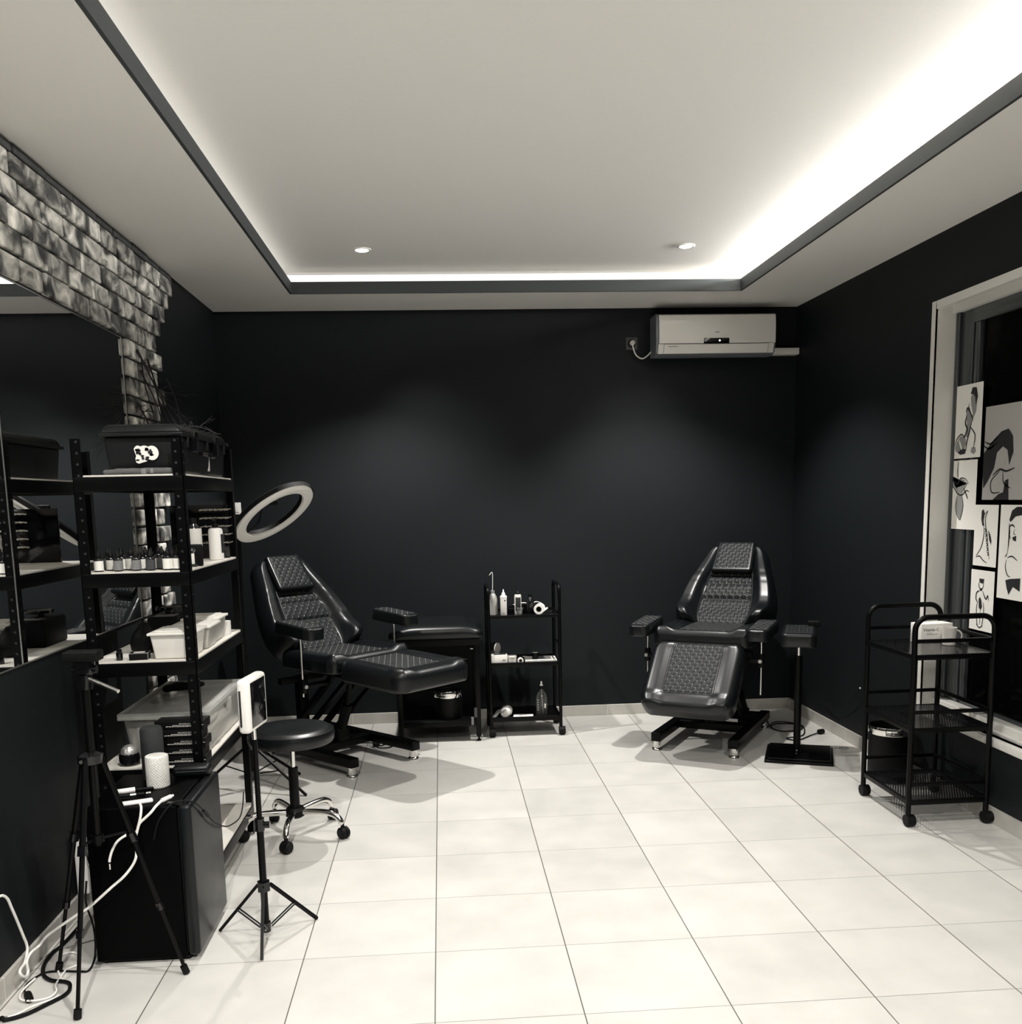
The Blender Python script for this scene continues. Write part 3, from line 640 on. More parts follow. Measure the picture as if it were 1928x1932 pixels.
# middle trolley
TM = thing('utility_trolley', 'narrow black three-tier trolley with bottles against the back wall', 'trolley', (0.51, 6.21, 0), radians(0))
X0, X1, Y0, Y1 = -0.225, 0.232, -0.155, 0.17
for xx in (X0, X1):
    obj('handle_hoop', MB().tube(hoop('y', xx, 0.055, Y0, Y1, 0.985 if xx > 0 else 0.975, 0.011, 0.045), 0.011, 12), 'black', TM)
    obj('end_bar', MB().cyl((xx, Y0, 0.60), (xx, Y1, 0.60), 0.006, 8), 'black', TM)
for zz, nm in ((0.795, 'gloss'), (0.478, 'black'), (0.118, 'black')):
    mb = MB().box((X0 + 0.006, Y0 + 0.004, zz - 0.004), (X1 - 0.006, Y1 - 0.004, zz), 0)
    s_ = obj('shelf', mb, nm, TM, smooth=False)
    mb = MB().box((X0, Y0 - 0.006, zz - 0.018), (X1, Y0 + 0.006, zz + (0.002 if zz > 0.7 else 0.012)), ch=0.002).box((X0, Y1 - 0.006, zz - 0.018), (X1, Y1 + 0.006, zz + 0.012), ch=0.002)
    mb.box((X0 - 0.003, Y0, zz - 0.018), (X0 + 0.006, Y1, zz + 0.01), ch=0.002).box((X1 - 0.006, Y0, zz - 0.018), (X1 + 0.003, Y1, zz + 0.01), ch=0.002)
    obj('shelf_rim', mb, 'black', s_)
for cx0, cy0 in ((X0, Y0), (X1, Y0), (X0, Y1), (X1, Y1)): caster(TM, cx0, cy0, 0.062)

# right trolley
TR = thing('utility_trolley', 'black perforated three-tier trolley by the window with a box and mug on top', 'trolley', (2.285, 4.325, 0), 0)
X0, X1, Y0, Y1 = -0.182, 0.188, -0.235, 0.235
for yy in (Y0, Y1):
    obj('handle_hoop', MB().tube(hoop('x', yy, 0.055, X0, X1, 0.972, 0.0125, 0.06), 0.0125, 14), 'black', TR)
    obj('end_bar', MB().box((X0, yy - 0.008, 0.855), (X1, yy + 0.008, 0.872), ch=0.002), 'black', TR)
for zz in (0.80, 0.463, 0.125):
    s_ = obj('shelf', MB().box((X0 + 0.004, Y0 + 0.004, zz - 0.001), (X1 - 0.004, Y1 - 0.004, zz), 0), 'perf', TR, smooth=False)
    mb = MB().box((X0, Y0 - 0.007, zz - 0.022), (X1, Y0 + 0.005, zz + 0.002), ch=0.002).box((X0, Y1 - 0.005, zz - 0.022), (X1, Y1 + 0.007, zz + 0.002), ch=0.002)
    mb.box((X0 - 0.007, Y0, zz - 0.022), (X0 + 0.005, Y1, zz + 0.002), ch=0.002).box((X1 - 0.005, Y0, zz - 0.022), (X1 + 0.007, Y1, zz + 0.002), ch=0.002)
    obj('shelf_rim', mb, 'black', s_)
    if zz < 0.7:
        obj('guard_rail', MB().box((X0, Y0 - 0.006, zz + 0.066), (X1, Y0 + 0.006, zz + 0.083), ch=0.002).box((X0, Y1 - 0.006, zz + 0.066), (X1, Y1 + 0.006, zz + 0.083), ch=0.002).box((X1 - 0.006, Y0, zz + 0.066), (X1 + 0.006, Y1, zz + 0.083), ch=0.002), 'black', TR)
    else:
        obj('guard_rail', MB().box((X1 - 0.006, Y0, zz + 0.056), (X1 + 0.006, Y1, zz + 0.072), ch=0.002), 'black', TR)
for cx0, cy0 in ((X0, Y0), (X1, Y0), (X0, Y1), (X1, Y1)): caster(TR, cx0, cy0, 0.062)
t = thing('vitamin_box', 'white carton printed Vitamin C on the top shelf of the perforated trolley', 'carton', (2.372, 4.455, 0.80), radians(6))
obj('carton', MB().box((-0.083, -0.045, 0), (0.083, 0.045, 0.095), ch=0.0015), 'paper', t)
rx = Matrix.Rotation(radians(90), 4, 'X')
text_mesh('lettering', 'Vitamin C', 0.021, 'ink', t, Matrix.Translation((-0.074, -0.0456, 0.060)) @ rx)
text_mesh('lettering', '500 mg', 0.009, 'ink', t, Matrix.Translation((0.022, -0.0456, 0.061)) @ rx)
obj('print_lines', MB().box((-0.055, -0.0456, 0.049), (-0.025, -0.0451, 0.051)).box((-0.055, -0.0456, 0.043), (0.005, -0.0451, 0.045)).box((0.03, -0.0456, 0.03), (0.06, -0.0451, 0.0315)), 'grey', t, smooth=False)
t = thing('mug', 'small pale mug beside the white carton on the trolley', 'mug', (2.405, 4.350, 0.80), radians(-25))
obj('cup', MB().lathe([(0.026, 0), (0.029, 0.003), (0.0345, 0.085), (0.032, 0.085), (0.027, 0.006), (0.001, 0.006)], 28), 'offwhite', t)
obj('handle', MB().tube([(0.031 + 0.026 * sin(pi * k / 12) - 0.002, 0, 0.045 - 0.027 * cos(pi * k / 12)) for k in range(13)], 0.0042, 8), 'offwhite', t)

# ------------------------------------------------------------------ arm rest stand
t = thing('armrest_stand', 'free-standing black arm rest on a square base plate right of the right chair', 'armrest stand', (2.062, 5.325, 0), radians(-22))
obj('base_plate', MB().box((-0.19, -0.19, 0), (0.19, 0.19, 0.016), ch=0.004).box((-0.175, -0.175, 0.016), (0.175, 0.175, 0.028), ch=0.004), 'black', t)
obj('column', MB().cyl((-0.015, 0.0, 0.028), (-0.015, 0, 0.60), 0.021, 20), 'black', t)
obj('inner_tube', MB().cyl((-0.015, 0, 0.60), (-0.015, 0, 0.680), 0.013, 16).cyl((-0.015, -0.02, 0.04), (-0.015, -0.024, 0.04), 0.006, 8), 'chrome', t)
fa = lambda a, b, n: (-0.015 + a, -0.21 + b, 0.677 + n)
p = obj('arm_pad', pad(lambda v: 0.098, 0.42, 0.078, 0.02, 28, 28, None, fa, 0.04), 'leather', t, angle=80)
obj('pad_top', pad(lambda v: 0.098, 0.42, 0.078, 0.02, 20, 24, None, fa, 0.04, top_only=(-0.85, 0.85, 0.07, 0.93), lift=0.002), 'quilt', p, angle=80)
obj('clamp', MB().box((0.03, 0.13, 0.752), (0.10, 0.19, 0.785), ch=0.006), 'blackmat', t)

# ------------------------------------------------------------------ stool
t = thing('rolling_stool', 'round black leather stool on a chrome five-star caster base', 'stool', (-0.722, 4.36, 0), radians(-20))
obj('seat', MB().lathe([(0.001, 0.442), (0.166, 0.442), (0.189, 0.448), (0.197, 0.462), (0.199, 0.484), (0.193, 0.504), (0.176, 0.515), (0.155, 0.519), (0.08, 0.514), (0.001, 0.512)], 56), 'leather', t)
obj('seat_seam', MB().tube([(0.1945 * cos(2 * pi * k / 48), 0.1945 * sin(2 * pi * k / 48), 0.503) for k in range(48)], 0.0018, 6, closed=True), 'blackmat', t)
obj('seat_plate', MB().box((-0.07, -0.07, 0.429), (0.07, 0.07, 0.442), ch=0.003), 'blackmat', t)
obj('gas_lift', MB().cyl((0, 0, 0.30), (0, 0, 0.432), 0.0115, 16), 'chrome', t)
obj('lift_sleeve', MB().cyl((0, 0, 0.12), (0, 0, 0.325), 0.0225, 20), 'blackmat', t)
obj('hub', MB().lathe([(0.03, 0.085), (0.045, 0.095), (0.047, 0.12), (0.036, 0.135), (0.001, 0.136)], 24), 'blackmat', t)
for k in range(5):
    a = 2 * pi * k / 5; ca, sa = cos(a), sin(a)
    pr = [(0.03, 0.112), (0.10, 0.118), (0.17, 0.118), (0.205, 0.108), (0.225, 0.09), (0.238, 0.066)]
    l = obj('leg', MB().tube(spline([(r_ * ca, r_ * sa, z_) for r_, z_ in pr], 5), [0.0145] * 24 + [0.012, 0.012], 14), 'chrome', t)
    wc = Vector((0.243 * ca, 0.243 * sa, 0.028)); rm = Matrix.Translation(wc) @ Matrix.Rotation(a + (0.6 if k % 2 else -0.5), 4, 'Z') @ Matrix.Rotation(radians(90), 4, 'X')
    obj('caster', MB().lathe([(0.001, -0.024), (0.02, -0.024), (0.027, -0.018), (0.028, -0.004), (0.024, -0.002), (0.024, 0.002), (0.028, 0.004), (0.027, 0.018), (0.02, 0.024), (0.001, 0.024)], 22, mat=rm).cyl(wc + Vector((-0.004 * ca, -0.004 * sa, 0.02)), wc + Vector((-0.005 * ca, -0.005 * sa, 0.045)), 0.009, 8), 'rubber', l)

# ------------------------------------------------------------------ metal shelving
SX0, SX1, SY0, SY1 = -1.315, -0.925, 3.575, 4.425
SHZ = [1.655, 1.305, 0.972, 0.565, 0.145]
t = thing('metal_shelving', 'black slotted metal shelving unit with pale boards in front of the mirror', 'shelving unit', ((SX0 + SX1) / 2, (SY0 + SY1) / 2, 0))
ox, oy = (SX0 + SX1) / 2, (SY0 + SY1) / 2; hx, hy = (SX1 - SX0) / 2, (SY1 - SY0) / 2
for sx_, sy_ in ((-1, -1), (1, -1), (1, 1), (-1, 1)):
    x, y = sx_ * hx, sy_ * hy; W = 0.036
    mb = MB().box((min(x, x - sx_ * W), min(y, y - sy_ * 0.0025), 0), (max(x, x - sx_ * W), max(y, y - sy_ * 0.0025), 1.785)).box((min(x, x - sx_ * 0.0025), min(y, y - sy_ * W), 0), (max(x, x - sx_ * 0.0025), max(y, y - sy_ * W), 1.785))
    mb.box((x - 0.004 if sx_ > 0 else x - 0.002, y - 0.002 if sy_ < 0 else y - 0.004, 0), (x + 0.002 if sx_ > 0 else x + 0.004, y + 0.004 if sy_ < 0 else y + 0.002, 0.02))
    p = obj('post', mb, 'black', t, smooth=False)
    mb = MB()
    for k in range(44):   # punched key slots
        z = 0.05 + k * 0.04
        mb.box((x - sx_ * 0.022 - 0.004, y - 0.0008 if sy_ < 0 else y - 0.0002, z), (x - sx_ * 0.022 + 0.004, y + 0.0002 if sy_ < 0 else y + 0.0008, z + 0.008))
        mb.box((x - 0.0002 if sx_ > 0 else x - 0.0008, y - sy_ * 0.022 - 0.004, z), (x + 0.0008 if sx_ > 0 else x + 0.0002, y - sy_ * 0.022 + 0.004, z + 0.008))
    obj('slot_row', mb, 'slot', p, smooth=False)
for z in SHZ:
    s_ = obj('shelf_board', MB().box((-hx + 0.003, -hy + 0.003, z - 0.007), (hx - 0.003, hy - 0.003, z)), 'board', t, smooth=False, label='pale fibreboard shelf')
    mb = MB()
    for yy in (-hy, hy): mb.box((-hx + 0.003, yy - 0.001 if yy < 0 else yy - 0.014, z - 0.058), (hx - 0.003, yy + 0.014 if yy < 0 else yy + 0.001, z - 0.006), ch=0.003)
    for xx in (-hx, hx): mb.box((xx - 0.001 if xx < 0 else xx - 0.014, -hy + 0.003, z - 0.058), (xx + 0.014 if xx < 0 else xx + 0.001, hy - 0.003, z - 0.006), ch=0.003)
    obj('shelf_beam', mb, 'black', s_)

# tool case on top
t = thing('tool_case', 'black lidded plastic tool case with a white sticker on the top shelf', 'storage case', (-1.077, 3.99, 1.655))
def taper(mb, x0, y0, x1, y1, z0, z1, d, ch=0.012, mi=0):
    q = MB().box((x0, y0, z0), (x1, y1, z1), mi, ch=ch); cx0, cy0 = (x0 + x1) / 2, (y0 + y1) / 2
    vs = []
    for vx, vy, vz in q.v:
        k = (vz - z0) / (z1 - z0); s_ = d * (1 - k) if d > 0 else -d * k
        vs.append((cx0 + (vx - cx0) * (1 - s_ / ((x1 - x0) / 2)), cy0 + (vy - cy0) * (1 - s_ / ((y1 - y0) / 2)), vz))
    return mb.add(vs, q.f, mi)
obj('case_body', taper(MB(), -0.14, -0.36, 0.14, 0.36, 0.002, 0.14, 0.012), 'case', t)
obj('case_lid', taper(taper(MB(), -0.152, -0.385, 0.152, 0.385, 0.138, 0.15, 0.001, 0.004), -0.146, -0.378, 0.146, 0.378, 0.148, 0.182, -0.018, 0.012), 'case', t)
for k in range(6): obj('rib', MB().box((0.09, -0.25 + k * 0.1, 0.180), (0.13, -0.235 + k * 0.1, 0.1865), ch=0.001), 'case', t)
for k in range(5): obj('rib', MB().box((0.136, -0.30 + k * 0.15, 0.10), (0.150, -0.285 + k * 0.15, 0.139), ch=0.001), 'case', t)
for yy in (-0.22, 0.12):
    obj('latch', MB().box((0.143, yy - 0.03, 0.085), (0.162, yy + 0.03, 0.16), ch=0.004), 'gloss', t)
obj('handle', MB().tube(spline([(0.142, -0.12, 0.085), (0.17, -0.115, 0.08), (0.172, -0.04, 0.075), (0.17, 0.03, 0.08), (0.142, 0.035, 0.085)], 6), 0.008, 10), 'gloss', t)
# sticker: sideways bust with a halo disc
def flatpoly(mb, pts, y, mi=0):
    n = len(mb.v); mb.v += [(a + 0.005, y, b + 0.072) for a, b in pts]; mb.f.append(tuple(range(n, n + len(pts)))); mb.mi.append(mi); return mb
mb = MB()
bl = [(-0.036, 0.022), (-0.030, 0.030), (-0.022, 0.034), (-0.012, 0.030), (0.0, 0.033), (0.012, 0.031), (0.018, 0.024), (0.018, -0.014), (0.008, -0.024), (-0.008, -0.028), (-0.02, -0.032), (-0.030, -0.028), (-0.033, -0.015), (-0.029, -0.004), (-0.033, 0.008)]
flatpoly(mb, bl, -0.364)
flatpoly(mb, [(0.028 + 0.024 * cos(2 * pi * k / 28), 0.006 + 0.026 * sin(2 * pi * k / 28)) for k in range(28)], -0.3642)
st = obj('sticker', mb, 'paper', t, smooth=False, label='white sticker of a sideways bust with a halo disc')
mb = MB(); rs = random.Random(3)
for k in range(16):
    a = -0.028 + 0.055 * rs.random(); b = -0.02 + 0.042 * rs.random(); w_ = 0.003 + 0.004 * rs.random(); h_ = 0.002 + 0.004 * rs.random(); an = rs.random() * 3
    flatpoly(mb, [(a + cos(an + q) * w_ * (1 if i % 2 else 1.5), b + sin(an + q) * h_ * 1.2) for i, q in enumerate([0, 0.9, 1.9, 3.1, 4.0, 5.2])], -0.3646)
flatpoly(mb, [(0.022 + 0.009 * cos(2 * pi * k / 12), 0.008 + 0.008 * sin(2 * pi * k / 12)) for k in range(12)], -0.3646)
obj('sticker_print', mb, 'ink', st, smooth=False)
obj('side_sticker', MB().add([(0.1475, -0.02, 0.02), (0.1475, 0.02, 0.02), (0.150, 0.012, 0.04), (0.152, 0.0, 0.075), (0.150, -0.008, 0.04)], [(0, 1, 2, 3, 4)]), 'paper', t, smooth=False, label='small white flame-shaped sticker on the long side')
# rolled canvas pouch in front of the case
t = thing('canvas_roll', 'crumpled grey fabric roll lying before the case on the top shelf', 'fabric roll', (-1.09, 3.605, 1.655))
obj('fabric', MB().tube(spline([(-0.125, 0, 0.010), (-0.09, 0.003, 0.011), (-0.05, -0.002, 0.013), (0.0, 0.002, 0.012), (0.05, 0, 0.013), (0.13, 0.002, 0.012)], 5), [0.005, 0.009, 0.010, 0.009, 0.010, 0.0095, 0.011, 0.012, 0.012, 0.011, 0.0105, 0.010, 0.011, 0.012, 0.0115, 0.011, 0.0105, 0.011, 0.012, 0.012, 0.0115, 0.011, 0.011, 0.0115, 0.011, 0.010], 12), 'canvas', t)
obj('buckle', MB().box((0.012, -0.0135, 0.002), (0.03, -0.011, 0.022), ch=0.001).box((0.045, -0.0135, 0.004), (0.055, -0.011, 0.020), ch=0.001), 'grey', t)

def bottle(name, label, cat, loc, prof, body, cap=None, capm='blackmat', lab=None, labm='paper', group=None, seg=20):
    t = thing(name, label, cat, loc, 0, group)
    obj('bottle_body', MB().lathe(prof, seg), body, t)
    if cap: obj('cap', MB().lathe(cap, seg), capm, t)
    if lab: obj('label_wrap', MB().lathe([(lab[0], lab[1]), (lab[0] + 0.0006, lab[1]), (lab[0] + 0.0006, lab[2]), (lab[0], lab[2])], seg), labm, t)
    return t

# ink bottles, in two loose rows on the second shelf
inks = {}
def ink(kind, x, y, label, s=1.0, rz=0):
    if kind not in inks:
        lm = {'white': 'paper', 'grey': 'grey', 'dark': 'darkgrey', 'pale': 'offwhite'}[kind]
        b = bottle('ink_bottle', label, 'ink bottle', (x, y, 1.305), [(0.014, 0), (0.0165, 0.002), (0.0165, 0.043), (0.013, 0.049), (0.007, 0.051), (0.007, 0.054)], 'amber',
                   [(0.0095, 0.052), (0.0095, 0.061), (0.006, 0.066), (0.002, 0.079), (0.001, 0.079)], 'blackmat', (0.0166, 0.005, 0.040), lm, 'ink bottles on the second shelf')
        inks[kind] = b; o = b
    else:
        o = copy_tree(inks[kind]); o['label'] = label
    o.location = (x, y, 1.305); o.scale = (s, s, s); o.rotation_euler = (0, 0, rz)
front = [('white', -1.262, 3.612), ('grey', -1.19, 3.608), ('grey', -1.127, 3.615), ('dark', -1.075, 3.612), ('white', -1.012, 3.612), ('white', -0.975, 3.615)]
desc = ['white-labelled ink bottle, first from the left in the front row on the second shelf', 'grey-labelled ink bottle, second from the left in the front row', 'grey-labelled ink bottle, third from the left in the front row',
        'dark-labelled ink bottle in the middle of the front row', 'white-labelled ink bottle second from the right end of the front row', 'white-labelled ink bottle at the right end of the front row beside the post']
for (k, x, y), d in zip(front, desc): ink(k, x, y, d, 1.08 if x > -1.03 else 1.0)
back = [('pale', -1.232, 3.655), ('white', -1.195, 3.66), ('pale', -1.158, 3.655), ('white', -1.118, 3.665), ('pale', -1.085, 3.66), ('dark', -1.045, 3.66), ('dark', -1.01, 3.66), ('pale', -0.975, 3.665)]
ords = ['first', 'second', 'third', 'fourth', 'fifth', 'sixth', 'seventh', 'eighth']
for i, (k, x, y) in enumerate(back): ink(k, x, y, '%s-labelled ink bottle, %s from the left in the second row of bottles' % (k, ords[i]), 1.0 + 0.05 * (i % 3))
third = [('dark', -1.255, 3.70), ('white', -1.21, 3.705), ('dark', -1.165, 3.705), ('grey', -1.12, 3.71), ('dark', -1.07, 3.705), ('grey', -1.02, 3.71), ('dark', -0.98, 3.715)]
for i, (k, x, y) in enumerate(third): ink(k, x, y, '%s ink bottle, %s from the left in the rearmost row of bottles' % (k, ords[i]), 1.0 + 0.08 * ((i + 1) % 3))
t = thing('ink_case', 'open black zip case standing beside the post on the second shelf', 'case', (-0.985, 3.80, 1.305))
obj('shell', MB().box((-0.055, -0.012, 0), (0.055, 0.012, 0.085), ch=0.006), 'blackmat', t)

bottle('water_bottle', 'tall clear bottle with a printed label right of the post on the second shelf', 'bottle', (-0.968, 3.84, 1.305), [(0.026, 0), (0.029, 0.004), (0.029, 0.13), (0.024, 0.15), (0.012, 0.165), (0.012, 0.172)], 'amber',
       [(0.014, 0.165), (0.014, 0.185), (0.001, 0.186)], 'blackmat', (0.0292, 0.075, 0.145), 'offwhite')
t = thing('dark_label_bottle', 'short dark bottle with a white square label behind the tall bottle on the second shelf', 'bottle', (-0.962, 3.765, 1.305))
obj('bottle_body', MB().lathe([(0.018, 0), (0.02, 0.003), (0.02, 0.06), (0.012, 0.072), (0.001, 0.074)], 20), 'amber', t)
obj('label_wrap', MB().box((-0.012, -0.0215, 0.012), (0.014, -0.0195, 0.052), ch=0.0005), 'paper', t)
t = thing('soap_dispenser', 'white bottle with black pump and dark label near the end of the second shelf', 'bottle', (-0.968, 4.20, 1.305))
obj('bottle_body', MB().lathe([(0.026, 0), (0.030, 0.003), (0.030, 0.125), (0.026, 0.134), (0.012, 0.138), (0.001, 0.138)], 26), 'white', t)
obj('pump', MB().lathe([(0.014, 0.136), (0.014, 0.152), (0.006, 0.154), (0.006, 0.168), (0.012, 0.170), (0.012, 0.178), (0.001, 0.179)], 18).cyl((0, 0, 0.173), (0.0, -0.035, 0.168), 0.004, 8), 'blackmat', t)
mb = MB()
for k in range(9):
    a0 = radians(-35 + k * 12); a1 = radians(-35 + (k + 1) * 12)
    mb.add([(0.0306 * cos(a0), 0.0306 * sin(a0), 0.03), (0.0306 * cos(a1), 0.0306 * sin(a1), 0.03), (0.0306 * cos(a1), 0.0306 * sin(a1), 0.11), (0.0306 * cos(a0), 0.0306 * sin(a0), 0.11)], [(0, 1, 2, 3)])
obj('label_wrap', mb, 'ink', t)
# needle cartridge rack
t = thing('cartridge_rack', 'black upright panel holding rows of silver tools at the back of the second shelf', 'tool rack', (-1.06, 4.33, 1.305))
obj('panel', MB().box((-0.13, 0.0, 0), (0.12, 0.012, 0.235), ch=0.002), 'gloss', t)
mb = MB()
for r_ in range(5):
    for c_ in range(6):
        x = 0.0 + c_ * 0.022; z = 0.212 - r_ * 0.036
        mb.cyl((x, -0.004, z), (x + 0.020, -0.012, z + 0.003), 0.0042, 8).cyl((x + 0.02, -0.012, z + 0.003), (x + 0.03, -0.014, z + 0.005), 0.0018, 6)
obj('tool_row', mb, 'chrome', t)

# third shelf
def storage_tub(label, loc, dx, dy, h, body='hazy', lid='clearlid', rz=0, clips=True):
    t = thing('storage_tub', label, 'storage box', loc, rz, 'translucent storage tubs')
    q = taper(MB(), -dx, -dy, dx, dy, 0.001, h - 0.012, 0.012, 0.008)
    obj('tub', q, body, t)
    l = obj('lid', MB().box((-dx - 0.008, -dy - 0.008, h - 0.014), (dx + 0.008, dy + 0.008, h - 0.004), ch=0.003).box((-dx + 0.015, -dy + 0.015, h - 0.004), (dx - 0.015, dy - 0.015, h + 0.001), ch=0.002), lid, t)
    return t
M['whitetub'] = new_mat('milky_white_tub', (0.80, 0.78, 0.73), 0.35)
M['greytub'] = add_noise(new_mat('cloudy_tub', (0.42, 0.41, 0.38), 0.3), 18, 0.45)
storage_tub('milky white lidded tub at the front of the third shelf', (-1.015, 3.69, 0.972), 0.078, 0.10, 0.105, 'whitetub', 'whitetub')
storage_tub('cloudy lidded tub with small parts inside, behind the milky tub on the third shelf', (-1.005, 3.90, 0.972), 0.075, 0.085, 0.10, 'greytub', 'whitetub')
storage_tub('rearmost cloudy lidded tub on the third shelf beside the white roll', (-1.01, 4.09, 0.972), 0.07, 0.085, 0.108, 'greytub', 'whitetub')
t = thing('tape_roll', 'small white roll standing at the far end of the third shelf', 'tape roll', (-0.965, 4.235, 0.972))
obj('roll', MB().lathe([(0.012, 0), (0.029, 0), (0.029, 0.062), (0.012, 0.062), (0.012, 0)], 26), 'white', t)
t = thing('dropper_bottle', 'tiny black bottle at the front left of the third shelf', 'bottle', (-1.215, 3.615, 0.972))
obj('bottle_body', MB().lathe([(0.0115, 0), (0.012, 0.002), (0.012, 0.028), (0.009, 0.031), (0.001, 0.031)], 18), 'gloss', t)
obj('cap', MB().lathe([(0.0095, 0.031), (0.0095, 0.042), (0.001, 0.043)], 18), 'blackmat', t)
t = thing('small_carton', 'flat black carton with pale edges on the third shelf by the milky tub', 'carton', (-1.145, 3.628, 0.972), radians(8))
obj('carton', MB().box((-0.034, -0.03, 0), (0.034, 0.03, 0.026), ch=0.001), 'blackmat', t)
mb = MB()
for a, b in (((-0.034, -0.03, 0), (0.034, -0.03, 0)), ((-0.034, -0.03, 0.026), (0.034, -0.03, 0.026)), ((-0.034, -0.03, 0), (-0.034, -0.03, 0.026)), ((0.034, -0.03, 0), (0.034, -0.03, 0.026)), ((0.034, 0.03, 0.026), (0.034, -0.03, 0.026))): mb.cyl(a, b, 0.0007, 4)
mb.box((-0.02, -0.015, 0.0258), (0.02, 0.018, 0.0266))
obj('printed_edge', mb, 'offwhite', t, smooth=False)
t = thing('zip_pouch', 'plump black pouch leaning beside the milky tub on the third shelf', 'pouch', (-1.175, 3.80, 0.972))
obj('pouch', MB().lathe([(0.03, 0), (0.052, 0.012), (0.056, 0.04), (0.045, 0.075), (0.025, 0.10), (0.012, 0.118), (0.001, 0.12)], 24), 'blackmat', t)
t = thing('label_printer', 'black box-shaped device with a round disc on top, at the back of the third shelf', 'device', (-1.16, 4.12, 0.972))
obj('housing', MB().box((-0.065, -0.12, 0), (0.065, 0.12, 0.115), ch=0.012), 'blackmat', t)
obj('disc', MB().lathe([(0.02, 0.115), (0.02, 0.13), (0.058, 0.134), (0.06, 0.146), (0.055, 0.150), (0.001, 0.150)], 30), 'gloss', t)
obj('top_sheet', MB().box((-0.04, -0.11, 0.1152), (0.045, -0.03, 0.1162)), 'grey', t, smooth=False)
t = thing('paper_sheet', 'white paper sheet under the pouch at the left of the third shelf', 'paper', (-1.24, 3.80, 0.972), radians(6))
obj('sheet', MB().box((-0.06, -0.12, 0.0), (0.03, 0.12, 0.0012)), 'paper', t, smooth=False)

# fourth shelf
t = thing('large_storage_box', 'big clear lidded storage box of folded cloths on the fourth shelf', 'storage box', (-1.09, 4.02, 0.565))
q = taper(MB(), -0.16, -0.325, 0.16, 0.325, 0.001, 0.17, 0.018, 0.012); obj('box_body', q, 'clear', t)
obj('lid', MB().box((-0.172, -0.34, 0.168), (0.172, 0.34, 0.178), ch=0.003), 'clearlid', t)
rim = MB()
for a, b, c, d in ((-0.175, -0.343, 0.175, -0.330), (-0.175, 0.330, 0.175, 0.343), (-0.175, -0.33, -0.162, 0.33), (0.162, -0.33, 0.175, 0.33)): rim.box((a, b, 0.160), (c, d, 0.186), ch=0.003)
obj('lid_rim', rim, 'hazy', t)
mb = MB().box((0.166, -0.03, 0.12), (0.178, 0.03, 0.17), ch=0.003).box((-0.03, -0.342, 0.12), (0.03, -0.336, 0.165), ch=0.002)
obj('clip', mb, 'clear', t)
mb = MB(); rs = random.Random(5)
for k in range(9):
    a = -0.135 + k * 0.03; mb.tube(spline([(a + 0.012, -0.295, 0.012), (a + 0.004, -0.30, 0.07), (a, -0.295, 0.115 + 0.01 * rs.random())], 4), 0.0135, 8)
obj('cloth_stack', mb, 'cloth', t)
o = thing('folded_cloth', 'folded pale cloths lying inside the big clear storage box', 'cloth', (-1.09, 4.02, 0.572))
mb = MB().box((-0.135, -0.27, 0.0), (0.135, 0.06, 0.085), ch=0.03).box((-0.12, -0.20, 0.08), (0.02, 0.02, 0.125), ch=0.02).box((0.02, -0.18, 0.08), (0.13, 0.0, 0.11), ch=0.018).box((-0.12, 0.08, 0), (0.13, 0.29, 0.07), ch=0.02)
obj('fold', mb, 'cloth', o)
t = thing('cloth_item', 'crumpled black cloth item lying on the lid of the big clear storage box', 'cloth item', (-1.13, 4.10, 0.752))
obj('fabric', MB().tube(spline([(-0.07, -0.03, 0.016), (-0.02, 0.0, 0.022), (0.03, 0.03, 0.018), (0.07, 0.09, 0.014)], 5), [0.008, 0.014, 0.017, 0.016, 0.018, 0.02, 0.019, 0.02, 0.018, 0.017, 0.018, 0.016, 0.014, 0.012, 0.011, 0.008], 12), 'rubber', t)
t = thing('disco_ball_lamp', 'small black lamp with a faceted glass dome at the left of the fourth shelf', 'party lamp', (-1.215, 3.635, 0.565))
obj('lamp_base', MB().lathe([(0.034, 0), (0.038, 0.004), (0.038, 0.036), (0.034, 0.045), (0.001, 0.045)], 28), 'gloss', t)
mb = MB(); ns, nr = 18, 7
pr = [(max(0.001, 0.033 * cos(pi / 2 * k / nr)), 0.045 + 0.033 * sin(pi / 2 * k / nr)) for k in range(nr + 1)]
d_ = obj('faceted_dome', mb.lathe(pr, ns), add_noise(new_mat('silver_dome', (0.62, 0.62, 0.60), 0.25, 0.7), 110, 0.5, 1.0, dist=0.004), t, smooth=False, label='silvery faceted dome')
b0 = None
for k in range(5):
    lb = ['bottom', 'second from the bottom', 'middle', 'second from the top', 'topmost'][k]
    L_ = 'black printed carton, %s of the stack on the fourth shelf' % lb
    if b0 is None:
        b0 = thing('glove_carton', L_, 'carton', (-1.01, 3.638, 0.565), 0, 'stack of black cartons')
        obj('carton', MB().box((-0.092, -0.045, 0.0), (0.092, 0.045, 0.0335), ch=0.0012), 'blackmat', b0)
        mb = MB(); rs = random.Random(2)
        for r_, z in enumerate((0.023, 0.017, 0.012)):
            x = 0.0 - r_ * 0.025
            while x < 0.082:
                w_ = rs.uniform(0.004, 0.014); mb.box((x, -0.0456, z), (x + w_, -0.0449, z + (0.0018 if r_ < 2 else 0.0028))); x += w_ + 0.002
        obj('print_lines', mb, 'offwhite', b0, smooth=False)
    else:
        c = copy_tree(b0); c['label'] = L_; c.location = (-1.01 + [0, -0.006, 0.003, -0.008, 0.002][k], 3.638, 0.565 + 0.0342 * k); c.rotation_euler = (0, 0, radians([0, 1.5, -1, 2, -2][k]))

